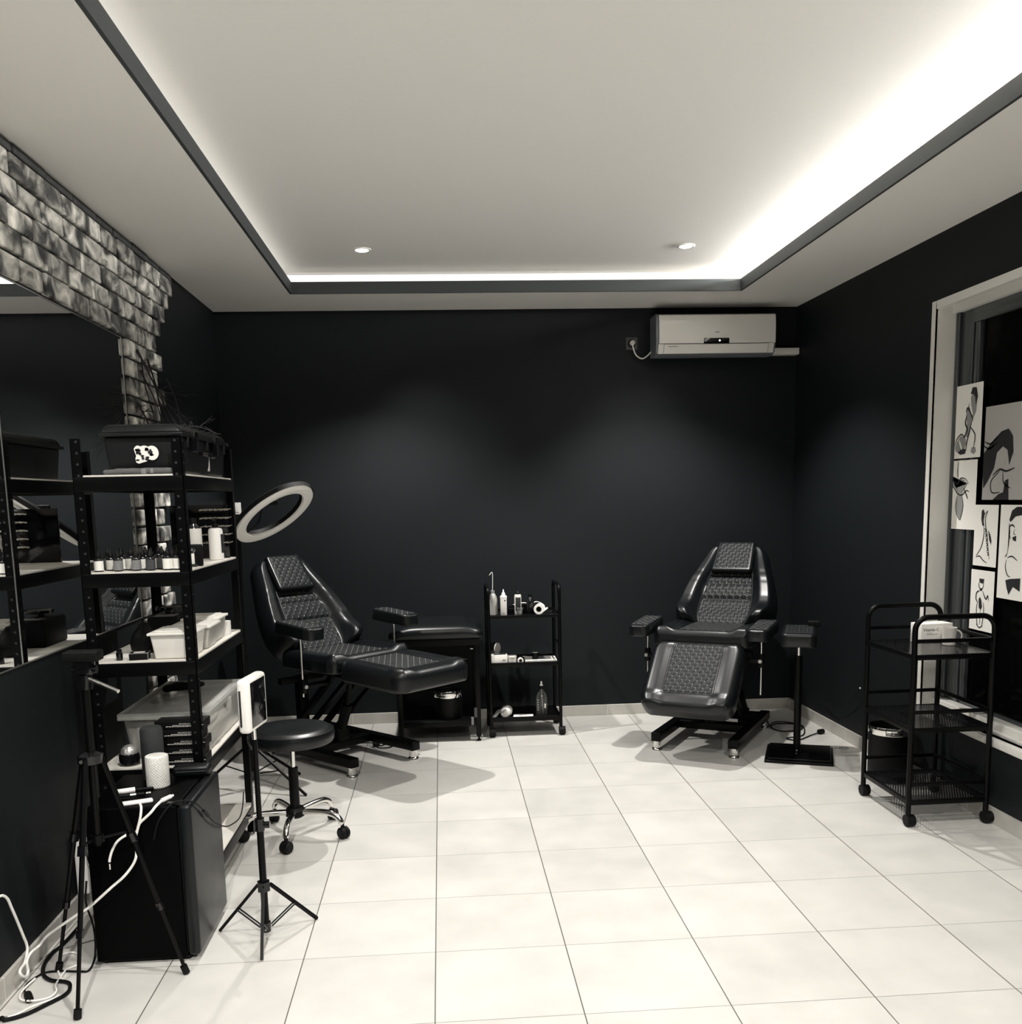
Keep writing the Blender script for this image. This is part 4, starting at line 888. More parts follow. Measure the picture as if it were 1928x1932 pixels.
# ------------------------------------------------------------------ fridge
t = thing('mini_fridge', 'black mini fridge at the lower left in front of the shelving', 'fridge', (-1.035, 3.335, 0))
obj('cabinet', MB().box((-0.175, -0.20, 0.012), (0.125, 0.215, 0.55), ch=0.006), 'fridge', t)
obj('door', MB().box((0.130, -0.205, 0.02), (0.172, 0.215, 0.552), ch=0.014), 'fridgedoor', t)
obj('door_gasket', MB().box((0.1245, -0.19, 0.03), (0.131, 0.20, 0.54)), 'rubber', t, smooth=False)
obj('hinge', MB().box((0.09, -0.19, 0.5495), (0.165, -0.165, 0.556), ch=0.002).cyl((0.15, -0.178, 0.55), (0.15, -0.178, 0.560), 0.008, 10), 'gloss', t)
for fx, fy in ((-0.15, -0.17), (0.12, -0.17), (-0.15, 0.18), (0.12, 0.18)): obj('foot', MB().cyl((fx, fy, 0), (fx, fy, 0.014), 0.014, 12), 'rubber', t)
FT = 0.55
t = thing('white_canister', 'white textured cylinder standing on the black mini fridge', 'canister', (-1.035, 3.375, FT))
mb = MB(); pr = [(0.036, 0), (0.0395, 0.003), (0.040, 0.006), (0.040, 0.108), (0.0385, 0.113), (0.035, 0.115), (0.001, 0.113)]; mb.lathe(pr, 40); obj('body', mb, 'whiteq', t)
t = thing('smart_speaker', 'dark fabric cylinder speaker behind the white canister', 'speaker', (-1.078, 3.475, FT))
obj('body', MB().lathe([(0.036, 0), (0.040, 0.006), (0.040, 0.185), (0.035, 0.195), (0.001, 0.196)], 32), new_mat('dark_speaker_mesh', (0.02, 0.022, 0.023), 0.8), t)
t = thing('leather_pouch', 'small black leather pouch at the rear edge of the fridge top', 'pouch', (-0.945, 3.50, FT), radians(4))
obj('pouch', MB().box((-0.07, -0.028, 0.0), (0.065, 0.028, 0.042), ch=0.013), 'leather', t)
obj('zip', MB().cyl((-0.055, -0.0285, 0.022), (0.05, -0.0285, 0.022), 0.0012, 6), 'darkgrey', t)
t = thing('charging_adapter', 'white bar-shaped adapter at the front edge of the fridge top', 'adapter', (-1.05, 3.175, FT), radians(20))
obj('housing', MB().box((-0.052, -0.013, 0.0), (0.052, 0.013, 0.013), ch=0.006), 'white', t)
t = thing('lip_balm', 'white tube lying on the fridge top left of the canister', 'tube', (-1.125, 3.30, FT), radians(22))
obj('tube', MB().cyl((-0.03, 0, 0.01), (0.03, 0, 0.01), 0.0095, 14), 'white', t)
t = thing('pen', 'black pen with silver parts lying in front of the white tube on the fridge', 'pen', (-1.095, 3.255, FT), radians(15))
obj('barrel', MB().cyl((-0.055, 0, 0.008), (0.045, 0, 0.008), 0.0065, 10), 'blackmat', t); obj('pen_clip', MB().cyl((0.0, 0, 0.008), (0.018, 0, 0.008), 0.0068, 10).cyl((0.05, 0, 0.008), (0.066, 0, 0.008), 0.0055, 10), 'chrome', t)
t = thing('pen', 'small black pen lying behind the white tube on the fridge', 'pen', (-1.07, 3.33, FT), radians(15))
obj('barrel', MB().cyl((-0.05, 0, 0.006), (0.03, 0, 0.006), 0.0055, 10), 'blackmat', t)

# ------------------------------------------------------------------ tripods
def tube_leg(parent, a, b, r, foot=True):
    l = obj('leg', MB().cyl(a, b, r, 10), 'black', parent)
    if foot:
        d = (Vector(b) - Vector(a)).normalized(); obj('rubber_foot', MB().cyl(Vector(b) - d * 0.022, b, r * 1.5, 10), 'rubber', l)
    return l
def W(o, p): return tuple(Vector(p) - Vector(o))
o = (-1.12, 2.985, 0)
t = thing('camera_tripod', 'black camera tripod at the lower left beside the wall', 'tripod', o)
H0 = W(o, (-1.118, 2.985, 0.765))
for f_ in ((-0.89, 3.045, 0.004), (-1.150, 2.79, 0.004), (-1.33, 3.115, 0.004)):
    f0 = Vector(W(o, f_)); d = (f0 - Vector(H0)); a = Vector(H0) + Vector((d.x, d.y, 0)).normalized() * 0.03
    m1 = a + (f0 - a) * 0.36; m2 = a + (f0 - a) * 0.68
    l = obj('leg', MB().cyl(a, m1, 0.011, 8).cyl(m1, m2, 0.0085, 8).cyl(m2, f0, 0.0065, 8), 'black', t)
    obj('leg_clamp', MB().cyl(m1 - d.normalized() * 0.018, m1 + d.normalized() * 0.012, 0.0155, 8).cyl(m2 - d.normalized() * 0.015, m2 + d.normalized() * 0.01, 0.012, 8), 'gloss', l)
    obj('rubber_foot', MB().cyl(f0 - d.normalized() * 0.028, f0, 0.012, 10), 'rubber', l)
    c = Vector((0, 0, 0.50)); mm = a + (f0 - a) * 0.33
    obj('brace', MB().cyl(c, mm, 0.0045, 6), 'black', t)
obj('center_column', MB().cyl((0.002, 0, 0.48), (0.006, 0, 1.0), 0.0115, 14).cyl((0.002, 0, 0.49), (0.002, 0, 0.515), 0.02, 12), 'black', t)
obj('crown', MB().lathe([(0.02, 0.742), (0.038, 0.75), (0.038, 0.775), (0.02, 0.785)], 14, (0.002, 0, 0)), 'gloss', t)
obj('crown_collar', MB().cyl((-0.012, -0.034, 0.762), (-0.012, -0.040, 0.762), 0.006, 8), 'steel', t)
obj('pan_head', MB().cyl((0.006, 0, 0.985), (0.008, 0, 1.03), 0.023, 16).box((-0.02, -0.02, 1.03), (0.036, 0.02, 1.075), ch=0.006).cyl((-0.026, 0, 1.045), (0.045, 0, 1.045), 0.014, 12), 'gloss', t)
obj('camera_plate', MB().box((-0.045, -0.03, 1.073), (0.06, 0.03, 1.105), ch=0.005), 'blackmat', t)
obj('pan_handle', MB().cyl((0.02, -0.01, 1.02), (0.125, -0.06, 0.985), 0.0062, 10), 'steel', t)

o = (-0.67, 3.285, 0)
t = thing('light_stand', 'black light stand with low tripod legs right of the fridge, carrying a white panel', 'light stand', o)
hub = Vector((0, 0, 0.195))
for f_ in ((-0.85, 3.353, 0.005), (-0.508, 3.414, 0.005), (-0.655, 3.105, 0.005)):
    f0 = Vector(W(o, f_)); h = Vector((f0.x, f0.y, 0)).normalized(); a = hub + h * 0.025
    obj('leg', MB().cyl(a, f0, 0.0075, 4), 'black', t)
    mm = a + (f0 - a) * 0.52; s_ = h.cross(Vector((0, 0, 1))) * 0.007; b = Vector((0, 0, 0.04)) + h * 0.02
    obj('brace', MB().cyl(b + s_, mm + s_, 0.003, 6).cyl(b - s_, mm - s_, 0.003, 6), 'black', t)
    obj('rivet', MB().sphere(mm, 0.005, 8).sphere(b, 0.005, 8), 'steel', t)
obj('hub', MB().cyl((0, 0, 0.178), (0, 0, 0.212), 0.024, 6), 'gloss', t)
obj('slider', MB().cyl((0, 0, 0.025), (0, 0, 0.06), 0.017, 10), 'gloss', t)
obj('lower_tube', MB().cyl((0, 0, 0.03), (0, 0, 0.42), 0.0125, 14), 'black', t)
obj('upper_tube', MB().cyl((0, 0, 0.42), (0.0, 0, 0.73), 0.0095, 14), 'black', t)
obj('tube_clamp', MB().cyl((0, 0, 0.40), (0, 0, 0.445), 0.0165, 12).cyl((0.01, 0, 0.42), (0.035, 0, 0.42), 0.012, 12), 'gloss', t)
obj('spigot', MB().cyl((0, 0, 0.73), (0, 0, 0.77), 0.008, 12), 'chrome', t)
t = thing('led_light_panel', 'white box light with a dark glass face on the black light stand', 'light panel', (-0.668, 3.32, 0.768), radians(-8))
obj('housing', MB().box((-0.021, -0.12, 0.0), (0.021, 0.07, 0.187), ch=0.014), 'white', t)
g_ = obj('glass_face', MB().box((0.0195, -0.098, 0.015), (0.0222, 0.050, 0.172), ch=0.0015), 'gloss', t)
obj('grip_slot', MB().box((-0.013, -0.1215, 0.025), (-0.006, -0.1185, 0.15), ch=0.001), 'ink', t)

# ring light with stand
o = (-1.07, 5.13, 0)
t = thing('ring_light', 'large tilted ring light on a thin black stand behind the shelving', 'ring light', o)
hub = Vector((0, 0, 0.24))
for f_ in ((-0.758, 4.952, 0.005), (-0.85, 5.36, 0.005), (-1.36, 5.22, 0.005)):
    f0 = Vector(W(o, f_)); h = Vector((f0.x, f0.y, 0)).normalized(); a = hub + h * 0.02
    obj('leg', MB().cyl(a, f0, 0.008, 8), 'black', t); mm = a + (f0 - a) * 0.5
    obj('brace', MB().cyl((0, 0, 0.08), mm, 0.004, 6), 'black', t)
obj('hub', MB().cyl((0, 0, 0.22), (0, 0, 0.26), 0.022, 8).cyl((0, 0, 0.06), (0, 0, 0.10), 0.018, 8), 'gloss', t)
obj('pole', MB().cyl((0, 0, 0.05), (0, 0, 0.75), 0.0125, 12).cyl((0, 0, 0.75), (0.015, -0.03, 1.375), 0.009, 12), 'black', t)
cR = Vector(W(o, (-0.848, 5.0, 1.487))); nrm = Vector((0.548, -0.287, -0.786)).normalized()
ax = Vector((0.835, 0.144, 0.53)); e1 = (ax - nrm * ax.dot(nrm)).normalized(); e2 = nrm.cross(e1)
mt = Matrix(((e1.x, e2.x, nrm.x, cR.x), (e1.y, e2.y, nrm.y, cR.y), (e1.z, e2.z, nrm.z, cR.z), (0, 0, 0, 1)))
Ro, Ri = 0.228, 0.166
obj('ring_housing', MB().lathe([(Ri - 0.004, 0.0), (Ri - 0.004, -0.022), (Ri + 0.01, -0.032), (Ro - 0.01, -0.032), (Ro + 0.004, -0.022), (Ro + 0.004, 0.0)], 72, mat=mt), 'blackmat', t)
obj('diffuser', MB().lathe([(Ri, -0.004), (Ri + 0.004, 0.007), (Ri + 0.02, 0.012), (Ro - 0.02, 0.012), (Ro - 0.003, 0.007), (Ro, -0.004)], 72, mat=mt), 'ringlit', t)
edge = cR - e1 * Ro
obj('yoke', MB().tube(spline([(0.015, -0.03, 1.375), edge + Vector((-0.01, 0.0, -0.03)), edge + Vector((0.0, 0, 0.0))], 5), 0.008, 8).cyl(edge - nrm * 0.01, edge - nrm * 0.045 + e1 * 0.03, 0.014, 10), 'black', t)
pc = cR + Vector((-0.01, 0, 0.0))
obj('phone_holder', MB().tube(spline([edge + e1 * 0.06, pc + Vector((-0.075, 0, -0.04)), pc + Vector((-0.05, 0, 0.035)), pc + Vector((-0.02, 0, 0.055))], 6), 0.005, 8).box(tuple(pc + Vector((-0.04, -0.01, 0.045))), tuple(pc + Vector((0.03, 0.01, 0.07))), ch=0.004), 'blackmat', t)

# ------------------------------------------------------------------ items on the middle trolley
def B(name, label, x, y, z, prof, body, **k): return bottle(name, label, k.pop('cat', 'bottle'), (x, y, z), prof, body, **k)
TZ = 0.795
b = B('wash_bottle', 'grey squeeze bottle with a long bent spout on the middle trolley', 0.318, 6.12, TZ, [(0.028, 0), (0.031, 0.003), (0.031, 0.09), (0.027, 0.115), (0.018, 0.135), (0.012, 0.142), (0.012, 0.146)], new_mat('grey_squeeze_plastic', (0.33, 0.33, 0.31), 0.4), cap=[(0.014, 0.142), (0.014, 0.158), (0.004, 0.160), (0.001, 0.160)], capm='grey')
obj('spout', MB().tube(spline([(0, 0, 0.158), (0.002, 0, 0.20), (0.003, 0, 0.262), (-0.002, 0, 0.276), (-0.018, 0, 0.258)], 6), 0.0024, 8), 'offwhite', b)
b = B('white_bottle', 'white dropper-top bottle second from the left on the middle trolley', 0.386, 6.09, TZ, [(0.019, 0), (0.021, 0.003), (0.021, 0.105), (0.021, 0.112)], 'white', cap=[(0.0225, 0.112), (0.0225, 0.124), (0.012, 0.130), (0.011, 0.143), (0.005, 0.15), (0.003, 0.168), (0.001, 0.168)], capm='white')
obj('print_mark', MB().box((0.002, -0.0222, 0.095), (0.014, -0.0195, 0.100)), 'ink', b, smooth=False)
b = B('soap_bottle', 'black bottle with pale sides and a pointed cap in the middle of the trolley top', 0.484, 6.16, TZ, [(0.021, 0), (0.0225, 0.003), (0.0225, 0.118), (0.018, 0.126)], 'offwhite', cap=[(0.015, 0.124), (0.015, 0.136), (0.006, 0.144), (0.002, 0.166), (0.001, 0.166)], capm='blackmat')
obj('label_wrap', MB().box((-0.0165, -0.0235, 0.02), (0.0165, -0.015, 0.108), ch=0.003), 'ink', b)
B('dark_bottle', 'round-shouldered dark bottle right of centre on the trolley top', 0.565, 6.17, TZ, [(0.022, 0), (0.025, 0.004), (0.025, 0.075), (0.022, 0.090), (0.013, 0.102), (0.010, 0.106)], 'amber', cap=[(0.0125, 0.104), (0.0125, 0.124), (0.001, 0.125)], capm='blackmat')
t = thing('film_roll', 'white roll with a dark core standing on edge at the right of the trolley top', 'tape roll', (0.620, 6.11, TZ + 0.0))
rm = Matrix.Translation((0, 0, 0.0335)) @ Matrix.Rotation(radians(90), 4, 'X') @ Matrix.Rotation(radians(-14), 4, 'Y')
obj('tape', MB().lathe([(0.018, -0.035), (0.033, -0.035), (0.033, 0.035), (0.018, 0.035), (0.018, -0.035)], 36, mat=rm), 'white', t)
obj('core', MB().lathe([(0.0165, -0.034), (0.018, -0.034), (0.018, 0.034), (0.0165, 0.034)], 30, mat=rm, ring=True).lathe([(0.001, 0.0), (0.017, 0.001), (0.017, 0.002), (0.001, 0.002)], 30, mat=rm), 'blackmat', t)
obj('loose_end', MB().box((0.025, -0.03, 0.0), (0.065, 0.03, 0.0012), rot=Matrix.Rotation(radians(-36), 3, 'Y')), 'white', t, smooth=False)
t = thing('cup', 'small clear cup in front of the black bottle on the trolley top', 'cup', (0.49, 6.09, TZ))
obj('cup', MB().lathe([(0.015, 0), (0.016, 0.002), (0.02, 0.045), (0.018, 0.045), (0.014, 0.004), (0.001, 0.004)], 20), 'clearbottle', t)
t = thing('power_supply', 'low black device with a white cable loop at the back of the trolley top', 'power supply', (0.52, 6.28, TZ))
obj('housing', MB().box((-0.12, -0.05, 0), (0.10, 0.05, 0.055), ch=0.01), 'gloss', t)
obj('cable', MB().tube(spline([(-0.06, -0.05, 0.05), (0.0, -0.055, 0.062), (0.06, -0.05, 0.055), (0.09, -0.05, 0.066), (0.13, -0.03, 0.05), (0.12, -0.04, 0.03)], 6), 0.003, 8), 'white', t)
MZ = 0.478
t = thing('open_carton', 'white open carton with barcode label at the left of the trolley middle shelf', 'carton', (0.348, 6.10, MZ), radians(3))
obj('carton', MB().box((-0.052, -0.035, 0), (0.052, 0.035, 0.062), ch=0.001), 'paper', t)
mb = MB()
for k, x in enumerate((0.018, 0.024, 0.027, 0.033, 0.037)): mb.box((x, -0.0362, 0.022), (x + (0.0028 if k % 2 else 0.0015), -0.0349, 0.032))
mb.box((-0.035, -0.03, 0.0619), (0.045, 0.025, 0.0626)); obj('print_mark', mb, 'ink', t, smooth=False)
t = thing('round_mirror', 'small round mirror-like disc standing behind the carton on the trolley middle shelf', 'mirror', (0.345, 6.20, MZ))
rm = Matrix.Translation((0.0, 0, 0.085)) @ Matrix.Rotation(radians(55), 4, 'Z') @ Matrix.Rotation(radians(90), 4, 'X')
obj('disc', MB().lathe([(0.001, -0.004), (0.036, -0.004), (0.038, 0), (0.036, 0.004), (0.001, 0.004)], 30, mat=rm), 'offwhite', t)
obj('stem', MB().cyl((0, 0.006, 0), (0, 0.006, 0.055), 0.008, 10).cyl((-0.02, 0.02, 0.07), (-0.035, 0.03, 0.12), 0.018, 10), 'gloss', t)
t = thing('cream_jar', 'low white jar beside the carton on the trolley middle shelf', 'jar', (0.435, 6.12, MZ))
obj('jar_body', MB().lathe([(0.028, 0), (0.029, 0.002), (0.029, 0.03), (0.001, 0.03)], 26), 'white', t)
obj('jar_lid', MB().lathe([(0.030, 0.03), (0.031, 0.032), (0.031, 0.046), (0.029, 0.049), (0.001, 0.049)], 26), 'offwhite', t)
t = thing('small_tape_roll', 'small white tape roll on edge in the middle of the trolley middle shelf', 'tape roll', (0.487, 6.08, MZ))
rm = Matrix.Translation((0, 0, 0.019)) @ Matrix.Rotation(radians(90), 4, 'X')
obj('tape', MB().lathe([(0.011, -0.012), (0.019, -0.012), (0.019, 0.012), (0.011, 0.012), (0.011, -0.012)], 28, mat=rm), 'white', t)
t = thing('notepad', 'flat stack of papers at the right of the trolley middle shelf', 'papers', (0.625, 6.16, MZ), radians(-2))
mb = MB(); rs = random.Random(9)
for k in range(8): dx = rs.uniform(-0.004, 0.004); mb.box((-0.10 + dx, -0.085 + dx, k * 0.0022), (0.10 + dx, 0.085 + dx, k * 0.0022 + 0.0018))
obj('sheets', mb, 'paper', t, smooth=False)
obj('cover_photo', MB().box((-0.02, -0.03, 0.0178), (0.07, 0.08, 0.0186)), 'grey', t, smooth=False)
t = thing('cup', 'small black cup with a pale rim standing on the papers of the trolley', 'cup', (0.588, 6.13, MZ + 0.0178))
obj('cup', MB().lathe([(0.0195, 0), (0.0185, 0.04), (0.016, 0.043), (0.015, 0.038), (0.001, 0.036)], 20), 'blackmat', t); obj('rim', MB().lathe([(0.0155, 0.0425), (0.018, 0.0425), (0.018, 0.0445), (0.0155, 0.0445)], 20), 'offwhite', t)
t = thing('plastic_stick', 'white plastic stick lying behind the black cup on the trolley', 'stick', (0.55, 6.20, MZ + 0.0), radians(-20))
obj('stick', MB().cyl((-0.04, 0, 0.024), (0.03, 0, 0.02), 0.003, 8), 'white', t)
LZ = 0.118
t = thing('cloth_bundle', 'rolled pale cloth with a hanging flap on the bottom shelf of the middle trolley', 'cloth', (0.375, 6.13, LZ))
obj('roll', MB().tube(spline([(0.0, -0.05, 0.034), (0.02, 0.0, 0.034), (0.03, 0.06, 0.034)], 5), [0.026, 0.031, 0.033, 0.034, 0.034, 0.034, 0.034, 0.034, 0.033, 0.03, 0.024], 20), 'cloth', t)
mb = MB(); F_ = []; nx_, ny_ = 12, 8
V_ = [(-0.09 + 0.10 * i / nx_, -0.06 + 0.10 * j / ny_, 0.003 + 0.055 * sm(i / nx_) + 0.006 * sin(i * 1.1 + j)) for j in range(ny_ + 1) for i in range(nx_ + 1)]
V2 = [(x, y, z - 0.0025) for x, y, z in V_]
F_ = [(j * (nx_ + 1) + i, j * (nx_ + 1) + i + 1, (j + 1) * (nx_ + 1) + i + 1, (j + 1) * (nx_ + 1) + i) for j in range(ny_) for i in range(nx_)]
mb.add(V_, F_).add(V2, [tuple(reversed(f)) for f in F_]); obj('flap', mb, new_mat('grey_cloth', (0.33, 0.33, 0.32), 0.9), t)
t = thing('tissue_packet', 'flat white tissue packet lying on the bottom shelf of the middle trolley', 'tissues', (0.50, 6.10, LZ), radians(-6))
obj('packet', MB().box((-0.065, -0.035, 0), (0.065, 0.035, 0.012), ch=0.004), 'paper', t); obj('opening', MB().box((-0.03, -0.006, 0.0115), (0.025, 0.004, 0.0126)), 'ink', t, smooth=False)
t = thing('spray_bottle', 'clear pump bottle of liquid at the right of the trolley bottom shelf', 'bottle', (0.625, 6.13, LZ))
obj('bottle_body', MB().lathe([(0.034, 0), (0.037, 0.004), (0.037, 0.115), (0.03, 0.145), (0.014, 0.165), (0.012, 0.18)], 30), 'clearbottle', t)
obj('pump', MB().lathe([(0.014, 0.178), (0.014, 0.198), (0.006, 0.20)], 16), 'blackmat', t)
obj('nozzle', MB().lathe([(0.011, 0.198), (0.011, 0.206), (0.006, 0.210), (0.0055, 0.228), (0.001, 0.229)], 16), 'white', t)
mb = MB()
for k in range(5): mb.box((-0.030, -0.0275, 0.04 + k * 0.016), (-0.020, -0.0255, 0.047 + k * 0.016))
mb.box((0.014, -0.0365, 0.055), (0.024, -0.0335, 0.085)).box((-0.008, -0.038, 0.135), (0.006, -0.030, 0.138))
obj('label_print', mb, 'offwhite', t, smooth=False); obj('dip_tube', MB().tube([(0, 0, 0.18), (0.004, 0, 0.09), (0.012, 0, 0.008)], 0.0022, 8), 'offwhite', t)

# ------------------------------------------------------------------ air conditioner and wall fittings
t = thing('air_conditioner', 'white wall-mounted air conditioner high on the back wall', 'air conditioner', (1.85, 6.58, 2.445), 0)
Xa, Xb = -0.40, 0.40
def prism(mb, prof, x0, x1, mi=0):
    n = len(prof); vs = [(x0, y, z) for y, z in prof] + [(x1, y, z) for y, z in prof]
    return mb.add(vs, [tuple(range(n)), tuple(reversed(range(n, 2 * n)))] + [(i, i + n, (i + 1) % n + n, (i + 1) % n) for i in range(n)], mi)
obj('housing', prism(MB(), [(0, 0.01), (-0.13, 0.0), (-0.17, 0.02), (-0.185, 0.06), (-0.188, 0.20), (-0.18, 0.255), (-0.16, 0.27), (0, 0.27)], Xa, Xb), new_mat('grey_housing_plastic', (0.16, 0.175, 0.19), 0.4), t)
obj('front_panel', prism(MB(), [(-0.189, 0.078), (-0.199, 0.078), (-0.2, 0.20), (-0.192, 0.258), (-0.182, 0.262), (-0.188, 0.20)], Xa + 0.018, Xb - 0.003), 'acpl', t)
obj('louver', prism(MB(), [(-0.165, 0.016), (-0.176, 0.016), (-0.198, 0.072), (-0.188, 0.075)], Xa + 0.052, Xb - 0.05), 'acpl', t)
for xa in (Xa + 0.014, Xb - 0.047): obj('panel_corner', prism(MB(), [(-0.163, 0.016), (-0.174, 0.016), (-0.196, 0.075), (-0.186, 0.077)], xa, xa + 0.036), 'acpl', t)
obj('display', MB().box((-0.085, -0.2025, 0.074), (0.085, -0.195, 0.110), ch=0.002), 'gloss', t)
obj('indicator', MB().add([(0.02, -0.2028, 0.086), (0.027, -0.2028, 0.093), (0.02, -0.2028, 0.100), (0.013, -0.2028, 0.093)], [(0, 1, 2, 3)]), emis('indicator_light', (1, 1, 1), 2.0), t, smooth=False)
obj('painted_glint', MB().add([(-0.375, -0.2006, 0.225), (-0.375, -0.2004, 0.185), (-0.17, -0.2006, 0.222)], [(0, 1, 2)]), 'white', t, smooth=False)  # white triangle paints a reflected highlight onto the front panel
obj('brand_mark', MB().box((-0.01, -0.2008, 0.145), (0.02, -0.1998, 0.150)).box((-0.32, -0.1975, 0.058), (-0.26, -0.1925, 0.0605)), 'grey', t, smooth=False)
t = thing('pipe_cover', 'white rectangular pipe duct running from the air conditioner to the corner', 'pipe duct', (2.345, 6.58, 2.462))
obj('duct', MB().box((-0.105, -0.075, 0.0), (0.112, 0.0, 0.043), ch=0.003), 'acpl', t)
t = thing('wall_socket', 'black wall socket with a plug left of the air conditioner', 'wall socket', (1.322, 6.58, 2.513))
obj('plate', MB().box((-0.04, -0.010, 0), (0.04, 0, 0.082), ch=0.006), 'darkgrey', t); obj('recess', MB().lathe([(0.001, 0), (0.026, 0), (0.028, 0.003), (0.001, 0.003)], 26, mat=Matrix.Translation((0, -0.0125, 0.041)) @ Matrix.Rotation(radians(90), 4, 'X')), 'blackmat', t)
t = thing('power_plug', 'pale plug and white cord from the air conditioner to the wall socket', 'power cord', (1.322, 6.56, 2.53))
obj('plug', MB().cyl((0, 0.002, 0.024), (0, -0.03, 0.024), 0.016, 16), 'offwhite', t)
obj('cord', MB().tube(spline([(0, -0.03, 0.016), (0.002, -0.03, -0.01), (0.025, -0.015, -0.055), (0.065, -0.01, -0.078), (0.10, -0.01, -0.062), (0.125, -0.01, -0.038), (0.14, -0.01, -0.035)], 6), 0.0045, 8), 'white', t)
t = thing('light_switch', 'white light switch near the left end of the back wall', 'switch', (-1.375, 6.58, 1.472))
obj('plate', MB().box((-0.04, -0.010, 0), (0.04, 0, 0.08), ch=0.004), 'white', t); obj('rocker', MB().box((-0.025, -0.014, 0.015), (0.025, -0.009, 0.065), ch=0.002), 'white', t)

# ------------------------------------------------------------------ dried branch on the brick pillar
rs = random.Random(21); mb = MB()
def twig(p, d, L, r, depth):
    pts = [Vector(p)]; d = Vector(d).normalized(); n = 6
    for i in range(n):
        d = (d + Vector((rs.uniform(-0.05, 0.12), rs.uniform(-0.28, 0.28), rs.uniform(-0.28, 0.2)))).normalized()
        q = pts[-1] + d * L / n; q.x = max(q.x, XL + 0.03); pts.append(q)
        if depth < 3 and rs.random() < 0.62:
            twig(q, d + Vector((rs.uniform(-0.2, 0.6), rs.uniform(-1.1, 1.1), rs.uniform(-0.9, 0.7))), L * rs.uniform(0.3, 0.55), r * 0.55, depth + 1)
    mb.tube(pts, [r * (1 - 0.8 * i / n) for i in range(n + 1)], 5)
twig((-1.40, 4.75, 2.27), (0.02, 0.7, -0.45), 0.55, 0.006, 0)
twig((-1.40, 4.78, 2.18), (0.02, 0.8, -0.4), 0.50, 0.005, 0)
twig((-1.40, 4.90, 2.25), (0.02, 0.35, -0.8), 0.62, 0.0055, 0)
twig((-1.40, 4.80, 2.25), (0.02, -0.1, -0.9), 0.45, 0.004, 1)
twig((-1.40, 4.70, 2.02), (0.02, 0.6, -0.3), 0.5, 0.0045, 1)
twig((-1.40, 4.95, 2.0), (0.05, -0.8, 0.1), 0.35, 0.0035, 1)
twig((-1.40, 4.80, 2.02), (0.02, -0.9, -0.25), 0.30, 0.003, 2)
mb.tube(spline([(-1.40, 5.20, 2.2), (-1.39, 5.33, 2.1), (-1.385, 5.38, 1.96), (-1.38, 5.42, 1.93), (-1.38, 5.50, 1.95), (-1.37, 5.54, 2.0), (-1.37, 5.56, 1.95), (-1.37, 5.52, 1.88)], 6), 0.005, 6)
obj('dried_branch', mb, 'ink', None, label='thin dark dried branch hanging over the brick pillar', cat='branch')

# ------------------------------------------------------------------ cables
def cable(name, label, pts, r, mat='white', extra=None, n=7):
    t = thing(name, label, 'cable', tuple(pts[0]))
    o = Vector(pts[0]); obj('cord', MB().tube(spline([Vector(p) - o for p in pts], n), r, 8), mat, t); 
    if extra:
        for nm, mbx, m_ in extra(o): obj(nm, mbx, m_, t)
    return t
cable('charging_cable', 'thick white cable running from the wall across the tripod to the fridge front', [(-1.42, 2.93, 0.34), (-1.415, 2.96, 0.338), (-1.41, 2.982, 0.318), (-1.41, 3.003, 0.278), (-1.41, 3.032, 0.22), (-1.41, 3.061, 0.158), (-1.41, 3.082, 0.11), (-1.41, 3.073, 0.083), (-1.405, 3.042, 0.07), (-1.40, 2.995, 0.068), (-1.395, 2.992, 0.053), (-1.395, 3.021, 0.033), (-1.40, 3.05, 0.037), (-1.40, 3.048, 0.072), (-1.395, 3.071, 0.09), (-1.385, 3.115, 0.094), (-1.345, 3.10, 0.137), (-1.233, 3.06, 0.218), (-1.187, 3.05, 0.247), (-1.117, 3.06, 0.305), (-1.07, 3.075, 0.344), (-1.04, 3.09, 0.39), (-1.037, 3.098, 0.445)], 0.0045, 'white')
cable('charging_cable', 'white cable hanging straight down from the adapter on the fridge', [(-1.035, 3.16, 0.556), (-1.022, 3.13, 0.552), (-1.020, 3.112, 0.53), (-1.026, 3.108, 0.505), (-1.035, 3.105, 0.473), (-1.040, 3.102, 0.45)], 0.0042, 'white', lambda o: [('plug', MB().box((-0.012, -0.065, -0.118), (0.0, -0.053, -0.09), ch=0.003), 'white')])
cable('charging_cable', 'white cable with a thick plug reaching over the fridge edge', [(-0.960, 3.15, 0.566), (-0.972, 3.125, 0.556), (-0.985, 3.108, 0.54), (-1.005, 3.105, 0.522), (-1.023, 3.102, 0.505), (-1.033, 3.098, 0.474)], 0.0045, 'white', lambda o: [('plug', MB().cyl((0, 0, 0), (0.022, 0.03, 0.004), 0.0075, 10).cyl((0.022, 0.03, 0.004), (0.028, 0.038, 0.005), 0.0045, 8), 'white')])
cable('charging_cable', 'white cable end curling down across the fridge front with a metal tip', [(-1.050, 3.105, 0.475), (-1.066, 3.10, 0.470), (-1.093, 3.09, 0.453), (-1.112, 3.088, 0.423), (-1.121, 3.086, 0.397), (-1.123, 3.085, 0.385)], 0.0042, 'white', lambda o: [('metal_tip', MB().cyl((-0.073, -0.02, -0.095), (-0.073, -0.02, -0.115), 0.0045, 8), 'chrome')])
